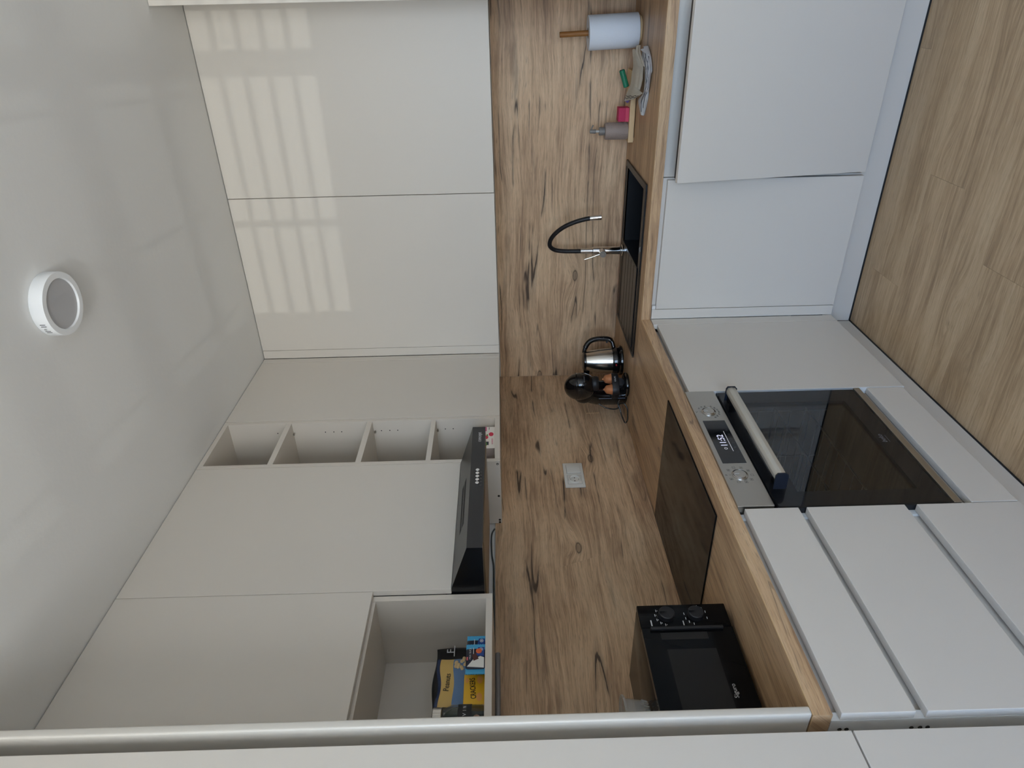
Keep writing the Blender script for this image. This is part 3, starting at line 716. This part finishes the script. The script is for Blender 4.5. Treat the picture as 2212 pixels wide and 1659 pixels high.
# cable and plug
cb = thing('power_cable', 'black power cable looped on the worktop left of the coffee machine', 'cable', (0, 0, 0))
cpts = []
for u, z in ((.0885, 1.0351), (.0701, 1.0044), (.0623, .9694), (.0665, .9457), (.0821, .9412), (.0972, .921), (.0731, .906), (.0436, .9045), (.0184, .9065), (.0071, .9184), (.0348, .9311), (.0644, .9379), (.085, .945), (.105, .938)):
    cpts.append((.026+u*.83, -.503+u*.558-(.016 if .88 < z < .93 else 0), z))
MB().tube(cpts, .0031, 8, smooth=4).build('cable', BLACKGL, cb, 60)
for i, uu in enumerate((.0577, .0038)):
    c = thing('coffee_capsule', 'orange coffee capsule, right of the two on the machine tray' if i == 0 else 'orange coffee capsule, left of the two on the machine tray', 'capsule', (0, 0, 0), group='capsules on the coffee machine')
    lp = Matrix.Translation((.183, -.426, ZT+.0004)) @ Matrix.Rotation(rz, 4, 'Z') @ Vector((.010, .0275 if i == 0 else -.0265, .0776))
    c.location = lp
    OR = mat('orange_foil', srgb(196, 128, 84), .38, metal=.15)
    MB().lathe([(0, 0), (.0245, 0), (.0252, .0012), (.0235, .003), (.0222, .012), (.0218, .0135), (.0212, .014), (.0195, .024), (.0165, .028), (.0125, .031), (.009, .0335), (.0045, .0355), (.004, .040), (0, .0405)], 28).build('cup', OR, c, 50)
    MB().lathe([(.0225, .0), (.0256, .0), (.0256, .0014), (.0225, .0014)], 28).build('rim', OR, c, 50)

# ================================================================== microwave
t = thing('microwave', 'black microwave with two knobs on the worktop beside the hob', 'microwave')
mx0, mx1, my0, my1, mz0, mz1 = .108, .372, -2.333, -1.904, .911, 1.139
MB().box(mx0, mx1, my0, my1, mz0, mz1, .003).build('body', MICROBL, t, 40)
for xx in (mx0+.03, mx1-.03):
    for yy in (my0+.04, my1-.04): MB().cyl((xx, yy, ZT+.0004), (xx, yy, mz0+.002), .012, n=16).build('foot', BLACKMT, t)
MB().box(mx1+.0005, .389, -1.9745, my1+.001, mz0-.001, mz1, .0025).build('control_panel', MICROBL, t, 40)
fr = MB(); ya, yb, za, zb2 = -2.283, -2.040, .968, 1.088
fr.box(mx1+.0005, .3885, my0, ya, mz0-.001, mz1, 0); fr.box(mx1+.0005, .3885, yb, -1.9765, mz0-.001, mz1, 0)
fr.box(mx1+.0005, .3885, ya, yb, mz0-.001, za); fr.box(mx1+.0005, .3885, ya, yb, zb2, mz1)
md = fr.build('door', MICROBL, t)
bx('window', mat('microwave_window', (.024, .023, .022), .2, spec=.16), md, .384, .3886, ya, yb, za, zb2, 0)
bx('window_mesh', mat('mesh_grey', srgb(72, 70, 66), .5), md, .376, .380, ya, yb, za, zb2, 0)
bx('handle_recess', mat('recess_grey', srgb(26, 26, 27), .5), md, .3886, .3890, -2.012, -1.991, .978, 1.095, 0)
bx('handle', mat('grey_black2', srgb(34, 34, 36), .4), md, .3886, .397, -1.986, -1.9775, .935, 1.117, .002)
for zk in (1.0685, .9935):
    kn = MB().lathe([(0, .014), (.0185, .014), (.0200, .0125), (.0205, 0), (0, 0)], 36, face_x(.389, -1.939, zk)).build('knob', BLACKMT, t, 40)
    MB().box(.4068, .4074, -1.9396, -1.9324, zk+.003, zk+.0195).build('pointer', NEAR_BLACK, kn)
mk = MB()
for zk in (1.0685, .9935):
    for a in ((-75, -50, -25, 5, 35) if zk > 1 else (-70, -45, -20, 10, 110, 135, 160, 200)):
        yy, zz = -1.939+math.sin(R(a))*.029, zk+math.cos(R(a))*.029
        mk.box(.3891, .3893, yy-.0035, yy+.0035, zz-.0008, zz+.0008)
        if zk > 1: mk.box(.3891, .3893, yy-.0012, yy+.0012, zz-.0042, zz-.0026)
mk.box(.3891, .3893, -1.970, -1.952, 1.1095, 1.1125); mk.box(.3891, .3893, -1.970, -1.956, 1.0285, 1.031)
mk.build('markings', PRINTW, t)
MB().text('Siguro', .0145, face_x(.3888, -2.157, .9575), .0001).build('lettering', PRINTW, md)

# clear plastic tub on the microwave
t = thing('plastic_tub', 'clear ribbed plastic tub standing on top of the microwave', 'tub', (.262, -2.147, mz1+.0006))
n = 48
prf = [(0, .0), (.040, .0), (.047, .006), (.050, .018), (.056, .058), (.063, .060), (.0635, .064), (.061, .0645), (.0545, .060), (.0485, .018), (.045, .008), (.039, .002), (0, .002)]
MB().lathe(prf, n).build('bowl', mat('milky_clear_plastic', srgb(205, 205, 202), .25, alpha=.30), t, 30)
rb = MB()
for i in range(28):
    a = 2*math.pi*i/28
    rb.tube([(math.cos(a)*.047, math.sin(a)*.047, .004), (math.cos(a)*.0505, math.sin(a)*.0505, .016)], .0012, 6, smooth=0)
rb.build('ribs', mat('milky_plastic', srgb(190, 192, 190), .3, alpha=.6), t)
MB().lathe([(.056, .0582), (.0632, .0602), (.0640, .0622), (.0632, .0648), (.0575, .0645)], n).build('rim', mat('milky_rim', srgb(200, 200, 198), .3, alpha=.35), t, 40)

# ================================================================== things on the sink side
t = thing('paper_towel_holder', 'wooden paper towel holder with a brown pole, far right on the worktop', 'holder', (1.632, -.130, ZT+.0004))
MB().lathe([(0, 0), (.052, 0), (.053, .002), (.053, .005), (.051, .007), (0, .007)], 40).build('base', W_PALE, t, 40)
TL = Matrix.Rotation(R(-2.0), 4, 'Y')
pl = MB().lathe([(0, .006), (.0105, .006), (.0105, .316), (.0095, .3175), (0, .3175)], 24, TL).build('pole', W_STICK, t, 40)
t = thing('paper_towel_roll', 'white paper towel roll on the wooden holder', 'paper towel', (1.632, -.130, ZT+.0004))
MB().lathe([(.020, .0095), (.062, .0095), (.0632, .011), (.0632, .2035), (.062, .205), (.020, .205), (.020, .0095)], 64, TL).build('roll', mat('white_tissue', srgb(232, 238, 246), .9, bump=.3, bscale=250), t, 40)
MB().lathe([(.0182, .010), (.0198, .010), (.0198, .2048), (.0182, .2048), (.0182, .010)], 32, TL).build('core', mat('cardboard', srgb(150, 130, 110), .8), t, 40)

t = thing('wooden_tray', 'pale wooden tray behind the folded cloths', 'tray', (1.2118, -.160, ZT+.0004))
MB().box(0, .275, 0, .112, .003, .0245, .0012).build('board', W_PALE, t)
for xx in (.012, .255):
    for yy in (.012, .09): MB().box(xx-.006, xx+.006, yy-.006, yy+.006, 0, .003).build('foot', W_PALE, t)
ztr = ZT+.0004+.0245+.0004
t = thing('soap_dispenser', 'taupe textured soap dispenser with grey pump on the wooden tray', 'dispenser', (1.2535, -.125, ztr))
TAU = mat('taupe_ceramic', srgb(158, 142, 133), .55)
MB().lathe([(0, 0), (.0325, 0), (.0335, .002), (.0335, .092), (.031, .0955), (0, .0955)], 40).build('bottle', TAU, t, 40)
hb_ = MB()
for j in range(13):
    zz = .006+j*.0066
    for i in range(26):
        a = 2*math.pi*(i+.5*(j % 2))/26; s_ = 1 if j % 2 else -1
        M = Matrix.Rotation(a, 4, 'Z') @ Matrix.Translation((.0336, 0, zz)) @ Matrix.Rotation(s_*R(55), 4, 'X')
        hb_.box(-.0006, .0007, -.0033, .0033, -.0008, .0008, M=M)
o = hb_.build('woven_relief', TAU, t); o['kind'] = 'stuff'
GP = mat('grey_plastic', srgb(128, 124, 120), .4)
MB().lathe([(0, .0955), (.0165, .0955), (.0165, .118), (.0155, .119), (0, .119)], 32).build('collar', GP, t, 40)
MB().cyl((0, 0, .119), (0, 0, .134), .005, n=16).build('stem', mat('pale_stem', srgb(190, 188, 184), .3), t, 40)
MB().cyl((0, 0, .133), (0, 0, .158), .0088, .0078, n=20, bev=.001).tube([(.002, 0, .152), (.014, -.004, .151), (.026, -.006, .145)], .0032, 8).build('pump_head', GP, t, 40)
t = thing('sponge', 'pink kitchen sponge on the wooden tray beside the soap dispenser', 'sponge', (1.2930, -.150, ztr))
MB().box(0, .055, 0, .05, .0, .0155, .002).build('scourer', mat('bright_pink_foam', srgb(214, 84, 112), .95, bump=.6, bscale=500), t)
MB().box(.0005, .0545, .001, .05, .0157, .044, .0015).build('foam', mat('pink_foam', srgb(196, 62, 98), .95, bump=.6, bscale=500), t)
t = thing('green_tube', 'glossy green cylinder lying tilted on the tray behind the beige cloth', 'tube')
GR = mat('green_plastic', srgb(24, 124, 92), .25, coat=.5)
p0, p1 = Vector((1.424, -.118, .9385)), Vector((1.487, -.118, .9610))
MB().cyl(p0, p1, .0118, n=24, bev=.0015).build('barrel', GR, t, 40)
MB().cyl(p1, p1+(p1-p0).normalized()*.002, .009, n=20).build('end_cap', mat('dark_green', srgb(14, 66, 52), .4), t, 40)
t = thing('purple_scrubber', 'small purple scrubber peeking out behind the beige cloth', 'scrubber', (1.381, -.140, ztr))
MB().ell((0, 0, .009), .016, .014, .009, 18).ell((-.004, 0, .014), .008, .008, .007, 14).build('pad', mat('purple_plastic', srgb(118, 104, 168), .5), t, 60)

BEIGE = [[(1.373, -0.156, 0.945), (1.407, -0.174, 0.940), (1.442, -0.202, 0.932), (1.472, -0.195, 0.929), (1.514, -0.214, 0.929), (1.542, -0.206, 0.930), (1.569, -0.213, 0.935)],
         [(1.384, -0.213, 0.937), (1.419, -0.285, 0.928), (1.441, -0.276, 0.925), (1.476, -0.283, 0.924), (1.517, -0.292, 0.924), (1.542, -0.255, 0.926), (1.571, -0.231, 0.934)],
         [(1.394, -0.262, 0.929), (1.429, -0.365, 0.913), (1.434, -0.309, 0.914), (1.474, -0.331, 0.912), (1.517, -0.330, 0.912), (1.541, -0.286, 0.918), (1.573, -0.243, 0.932)]]
FLAP = [[(1.587, -0.259, 0.932), (1.565, -0.243, 0.930), (1.543, -0.270, 0.922), (1.522, -0.308, 0.914)],
         [(1.590, -0.305, 0.926), (1.566, -0.295, 0.923), (1.540, -0.320, 0.916), (1.519, -0.332, 0.912)]]
GREY = [[(1.342, -0.288, 0.905), (1.387, -0.234, 0.908), (1.428, -0.332, 0.909), (1.476, -0.353, 0.911), (1.518, -0.340, 0.913), (1.550, -0.287, 0.916), (1.583, -0.282, 0.913)],
         [(1.346, -0.329, 0.907), (1.395, -0.330, 0.911), (1.447, -0.416, 0.915), (1.491, -0.440, 0.918), (1.521, -0.444, 0.921), (1.557, -0.400, 0.920), (1.589, -0.330, 0.913)],
         [(1.347, -0.344, 0.903), (1.401, -0.385, 0.903), (1.456, -0.408, 0.903), (1.496, -0.419, 0.903), (1.517, -0.436, 0.903), (1.558, -0.397, 0.903), (1.587, -0.334, 0.903)]]
def patch(tab, k=.35):
    T = [[Vector(p) for p in r] for r in tab]
    def cr1(P, t, k):
        N = len(P)-1; f = t*N; i = min(int(f), N-1); t = f-i
        a, b_, c, d = P[max(i-1, 0)], P[i], P[i+1], P[min(i+2, N)]
        sm = .5*((2*b_)+(c-a)*t+(2*a-5*b_+4*c-d)*t*t+(3*b_-a-3*c+d)*t**3)
        return sm*k+(b_+(c-b_)*t)*(1-k)
    return lambda u, v: cr1([cr1(r, u, k) for r in T], v, .8)
pb, pf, pg = patch(BEIGE), patch(FLAP, .8), patch(GREY, .6)
LIN = mat('beige_linen', srgb(206, 197, 180), .9, bump=.5, bscale=900, var=.05)
def beige(u, v):
    p = pb(u, v); w_ = mnoise.noise(Vector((u*6, v*4, 1)))*.0022
    return p+Vector((0, -.5, 1))*w_+Vector((0, .012, .003))
def flap(u, v):
    p = pf(u, v); return p+Vector((0, -.4, .8))*(.0022*math.sin(v*8+u*3)+.003)
t = thing('dish_cloth', 'beige linen cloth draped over the edge of the wooden tray', 'cloth')
MB().grid(beige, 61, 24, thick=.0022).build('cloth', LIN, t, 80)
MB().grid(flap, 28, 14, thick=.002).build('fold', LIN, t, 80)
st = MB()
for k in (.06, .10):
    st.tube([beige(k+.012*math.sin(v*20), v)+Vector((0, -.0009, .0022)) for v in [i/20 for i in range(1, 20)]], .0009, 5, smooth=1)
st.build('stitching', mat('dark_thread', srgb(92, 86, 80), .9), t, 60)
def grey(u, v):
    p = pg(u, v); s_ = math.sin(math.pi*min(1, v*1.05))
    ph = v*26+math.sin(u*7)*1.6+mnoise.noise(Vector((u*5, v*2, 2)))*2
    w_ = (.0034*math.sin(ph)+.002*mnoise.noise(Vector((u*20, v*10, 4))))*s_*(.5+.5*min(1, u*3))
    p = p+Vector((0, -.45, .9))*w_; p.z = max(p.z, .9030); return p
t = thing('dish_cloth', 'crumpled grey cloth lying on the worktop in front of the beige one', 'cloth')
MB().grid(grey, 90, 48, thick=.002).build('cloth', mat('grey_linen', srgb(212, 212, 213), .9, bump=.5, bscale=900, var=.06), t, 80)
cs = MB()
for k, ua, ub in ((.22, .5, .98), (.36, .1, .98), (.50, .05, .95), (.64, .1, .95), (.78, .45, .97)):
    cs.tube([grey(u, k+.03*math.sin(u*9))+Vector((0, -.0012, .0020)) for u in [ua+(ub-ua)*i/40 for i in range(41)]], .0011, 5, smooth=1)
cs.build('stripes', mat('dark_grey_thread', srgb(104, 106, 114), .9), t, 60)

# ================================================================== groceries
ZN = 1.5379
t = thing('cracker_pack', 'yellow pack of crackers with black lettering, in the niche', 'crackers')
def pillow(x0, x1, y0, y1, z0, z1, n=18, pw=.35):
    def P(side):
        def f(u, v):
            s_ = (max(0, math.sin(math.pi*u)*math.sin(math.pi*v)))**pw
            c = (x0+x1)/2; return Vector((c+side*(x1-x0)/2*s_, y0+(y1-y0)*u, z0+(z1-z0)*v))
        return f
    m_ = MB().grid(P(1), n, n).grid(P(-1), n, n)
    bmesh.ops.remove_doubles(m_.bm, verts=m_.bm.verts[:], dist=1e-5); bmesh.ops.recalc_face_normals(m_.bm, faces=m_.bm.faces[:])
    return m_
YEL = mat('yellow_wrap', srgb(226, 176, 44), .35, var=.12, bscale=160)
MB().box(.198, .2265, -2.062, -1.971, ZN, 1.594, .003, 3).build('pack', YEL, t, 40)
MB().text('CRACKERS', .0200, face_x(.2269, -2.0150, 1.5695) @ Matrix.Rotation(R(5), 4, 'Z'), .0002, bold=.0002, sx=.62).build('lettering', mat('black_ink', (.01, .01, .012), .5), t)
pc = MB()
for yy, zz, r in ((-1.992, 1.5860, .007), (-1.990, 1.5525, .012), (-2.040, 1.5535, .012)): pc.lathe([(0, 0), (r, 0), (r, .0002), (0, .0003)], 20, face_x(.2267, yy, zz), sy=.62)
pc.build('biscuit_picture', mat('biscuit', srgb(226, 160, 84), .5), t)

def bar(x, y0, y1, label, front):
    t = thing('snack_bar', label, 'snack bar', (x, 0, 0), group='snack bars in the niche')
    z0, z1 = ZN, ZN+.050; e_ = .013
    pillow(-.009, .009, y0+e_, y1-e_, z0, z1, 16, .28).build('wrapper', mat('navy_wrap', srgb(22, 26, 48), .3), t, 50)
    for ya, yb in ((y0, y0+e_+.004), (y1-e_-.004, y1)):
        out = ya if ya == y0 else yb; inn = yb if ya == y0 else ya
        zz = [(out+(.0012 if i % 2 else -.0004)*(1 if out == y0 else -1), z0+(z1-z0)*i/16) for i in range(17)]
        MB().prism(zz+[(inn, z1), (inn, z0)], 'x', -.0015, .0015).build('seal', mat('sky_blue_wrap', srgb(72, 164, 210), .35), t)
    if front:
        f = .0088
        MB().prism([(y0+e_, z0+.002), (y1-e_-.034, z0+.002), (y1-e_-.030, z0+.012), (y0+e_+.026, z0+.030), (y0+e_+.012, z0+.040), (y0+e_+.004, z1-.004)], 'x', f, f+.0006).build('milk_picture', mat('milk_white', srgb(226, 226, 222), .4), t)
        MB().prism([(y0+.040, z0+.016), (y0+.058, z0+.024), (y0+.052, z0+.034), (y0+.034, z0+.029)], 'x', f+.0006, f+.0012).build('bar_picture', mat('chocolate', srgb(82, 44, 40), .5), t)
        MB().ell((f+.0006, y0+.064, z0+.016), .001, .008, .008, 14).build('fruit_picture', mat('fruit_orange', srgb(218, 104, 60), .5), t)
        MB().box(f, f+.0005, y0+.036, y0+.046, z0+.044, z0+.0475).build('emblem', mat('pink_ink', srgb(220, 110, 120), .5), t)
    f = .0088
    MB().prism([(y1-e_-.030, z0+.002), (y1-e_-.002, z0+.002), (y1-e_-.002, z0+.018), (y1-e_-.028, z0+.024)], 'x', f-.0004, f+.0003).build('blue_field', mat('royal_blue', srgb(24, 66, 140), .35), t)
    MB().text('MILK SLICE' if front else '', .0072, face_x(f+.0004, y1-e_-.022, z0+.0385), .0001).box(f, f+.0003, y1-e_-.036, y1-e_-.004, z0+.0290, z0+.0308).build('lettering', PRINTW, t)
    MB().lathe([(.004, 0), (.0052, 0), (.0052, .0003), (.004, .0003), (.004, 0)], 20, face_x(f+.0003, y1-e_-.009, z0+.0105)).ell((f+.0003, y1-e_-.009, z0+.0105), .0003, .0022, .003, 10).build('round_emblem', PRINTW, t)
bar(.272, -2.008, -1.917, 'front snack bar in navy and sky-blue wrapper with milk splash picture', True)
bar(.250, -1.974, -1.872, 'rear snack bar, only its blue end showing behind the front one', False)

t = thing('peanut_bag', 'blue and gold bag of peanuts leaning behind the cracker pack', 'bag')
BL = mat('blue_bag', srgb(92, 124, 164), .35); GO = mat('gold_bag', srgb(206, 172, 100), .35); NV = mat('navy_bag', srgb(36, 50, 84), .35)
def bagf(y0, y1, z0, z1, xc, tx, lean=0.0, seed=0, w0=0.0, w1=1.0, side=1):
    def f(u, v):
        vv = w0+(w1-w0)*v
        s_ = (max(0.0, math.sin(math.pi*min(max(u, .0), 1)))**.4)*(max(0., 1-vv)**.45 if vv > .5 else .73+.0*vv)
        dz = .004*math.sin(u*7+seed)*vv
        wr = .003*mnoise.noise(Vector((u*6, vv*6, seed)))*(1 if side > 0 else 0)
        return Vector((xc+lean*vv+side*tx/2*s_+wr, y0+(y1-y0)*u+.006*math.sin(vv*4+seed)*.5, z0+(z1-z0)*vv+dz))
    return f
def bagpart(name, m, t, args, w0, w1):
    MB().grid(bagf(*args, w0=w0, w1=w1), 20, 10).grid(bagf(*args, w0=w0, w1=w1, side=-1), 20, 10).build(name, m, t, 70)
A = (-2.032, -1.888, ZN, 1.671, .185, .045, -.006, 2.0)
bagpart('bag_body', BL, t, A, .0, .66); bagpart('gold_band', GO, t, A, .66, .93); bagpart('top_seam', NV, t, A, .93, 1.0)
pn = MB(); rr = random.Random(3)
fb = bagf(*A)
for i in range(26):
    u, v = .62+rr.random()*.34, .30+rr.random()*.33
    if (u-.80)**2/.035+(v-.47)**2/.035 > 1: continue
    p = fb(u, v); pn.ell((p.x+.0005, p.y, p.z), .0015, .0062, .0046, 10, M=None)
pn.build('peanut_picture', mat('peanut', srgb(214, 186, 138), .5, var=.2, bscale=500), t, 60)
p = fb(.45, .80)
MB().text('Peanuts', .0215, face_x(p.x+.0022, p.y, p.z) @ Matrix.Rotation(R(-4), 4, 'Z'), .0002, sx=.8).build('lettering', mat('black_ink', (.01, .01, .012), .5), t)

t = thing('coffee_bag', 'black glossy coffee bag standing behind the peanut bag', 'bag')
A2 = (-2.010, -1.806, ZN, 1.688, .125, .05, -.01, 5.0)
bagpart('bag_body', BLACKSIDE, t, A2, .0, .94); bagpart('top_seam', BLACKMT, t, A2, .94, 1.0)
f2 = bagf(*A2); p = f2(.90, .72); q = f2(.90, .52)
pr = MB().text('F', .032, face_x(p.x+.004, p.y, p.z), .0002); pr.box(q.x+.004, q.x+.0044, q.y-.022, q.y+.014, q.z+.018, q.z+.0205)
pr.build('lettering', PRINTW, t)
t = thing('green_bag', 'dark green glossy tied bag between the peanut bag and jar', 'bag')
GB = mat('dark_green_foil', srgb(18, 46, 42), .22)
loftz = [(.0, .030, .020, ZN), (.0, .032, .020, ZN+.05), (0, .028, .018, ZN+.085), (0, .016, .012, ZN+.102), (0, .004, .004, ZN+.110), (0, .010, .003, ZN+.120)]
o = loft(loftz, 24).build('bag_body', GB, t, 60); o.location = (.17, -2.058, 0)

t = thing('glass_jar', 'glass jar with silver lid and black label, partly hidden by the tall panel', 'jar', (.236, -2.117, ZN))
MB().lathe([(0, 0), (.038, 0), (.042, .004), (.042, .082), (.036, .094), (.034, .098), (.034, .108), (.0325, .108), (.0325, .098), (.0405, .081), (.0405, .005), (.037, .002), (0, .002)], 40).build('glass', CLEAR, t, 40)
MB().lathe([(0, .1275), (.034, .1275), (.0368, .125), (.0368, .105), (.0345, .104), (.0345, .1085), (0, .1085)], 40).build('lid', STEELB, t, 40)
lb = MB(); rr = .0424
def lab(u, v): a = R(-95+u*150); return Vector((rr*math.cos(a), rr*math.sin(a), .030+v*.034))
lb.grid(lab, 30, 4).build('label', mat('black_label', (.012, .012, .013), .45), t, 60)
tx = MB()
for i, ch in enumerate('FLAVIN'):
    a = R(-52+i*15); M = Matrix.Rotation(a, 4, 'Z') @ face_x(rr+.0003, 0, .047); tx.text(ch, .012, M, .0001)
tx.build('lettering', PRINTW, t)
rr = random.Random(9); fx_ = MB(); f3 = MB()
for i in range(10):
    a = rr.random()*6.28; q = rr.random()*.022
    (fx_ if i % 2 else f3).ell((q*math.cos(a), q*math.sin(a), .012+rr.random()*.07), .014, .014, .011, 12)
o = fx_.build('contents', mat('peach_bits', srgb(206, 158, 130), .5), t, 60); o['kind'] = 'stuff'
o = f3.build('contents', mat('white_bits', srgb(222, 218, 208), .5), t, 60); o['kind'] = 'stuff'

t = thing('tea_box', 'white raspberry tea box in the lowest compartment of the open shelves', 'tea box')
tz0, tz1, ty0, ty1, tx0, tx1 = 1.5137, 1.588, -1.0335, -.8905, .205, .281
MB().box(tx0, tx1, ty0, ty1, tz0, tz1, .0006).build('carton', mat('white_card', srgb(236, 230, 222), .45), t)
bx('side_shade', mat('shaded_card', srgb(170, 158, 152), .5), t, tx0+.002, tx1-.002, ty0-.0003, ty0, tz0+.002, tz1-.002, 0)  # grey sheet: shade on the white carton's left side put into its colour
F = tx1+.0002
MB().prism([(ty1-.030, 1.5465), (ty1-.002, 1.5465), (ty1-.002, 1.5590), (ty1-.030, 1.5565)], 'x', F-.0002, F+.0001).build('badge', mat('magenta_ink', srgb(214, 54, 126), .5), t)
MB().text('fruit', .010, face_x(F+.0003, ty1-.0155, 1.552), .00005).build('lettering', PRINTW, t)
bb = MB()
bb.ell((F, -.9425, 1.5285), .0006, .0135, .0095, 18); bb.ell((F, -.9625, 1.5475), .0006, .012, .0085, 18)
bb.build('raspberry_picture', mat('raspberry', srgb(214, 52, 82), .5), t, 60)
lv = MB(); lv.ell((F, -.951, 1.5435), .0005, .010, .0035, 12); lv.ell((F, -1.008, 1.5495), .0005, .014, .006, 12)
lv.build('leaf_picture', mat('leaf', srgb(96, 150, 70), .5), t, 60)
MB().prism([(-1.014, 1.5375), (-.992, 1.5375), (-.992, 1.5475), (-1.014, 1.5475)], 'x', F-.0002, F+.0001).build('dark_badge', mat('ink_navy', srgb(44, 50, 62), .5), t)
MB().text('RASPBERRY', .0085, face_x(F+.0001, -.990, 1.5235), .00005, sx=.9).build('lettering', mat('pink_print', srgb(214, 84, 134), .5), t)
MB().box(F-.0002, F+.0001, ty1-.020, ty1-.004, 1.535, 1.5375).build('fine_print', PRINTG, t)
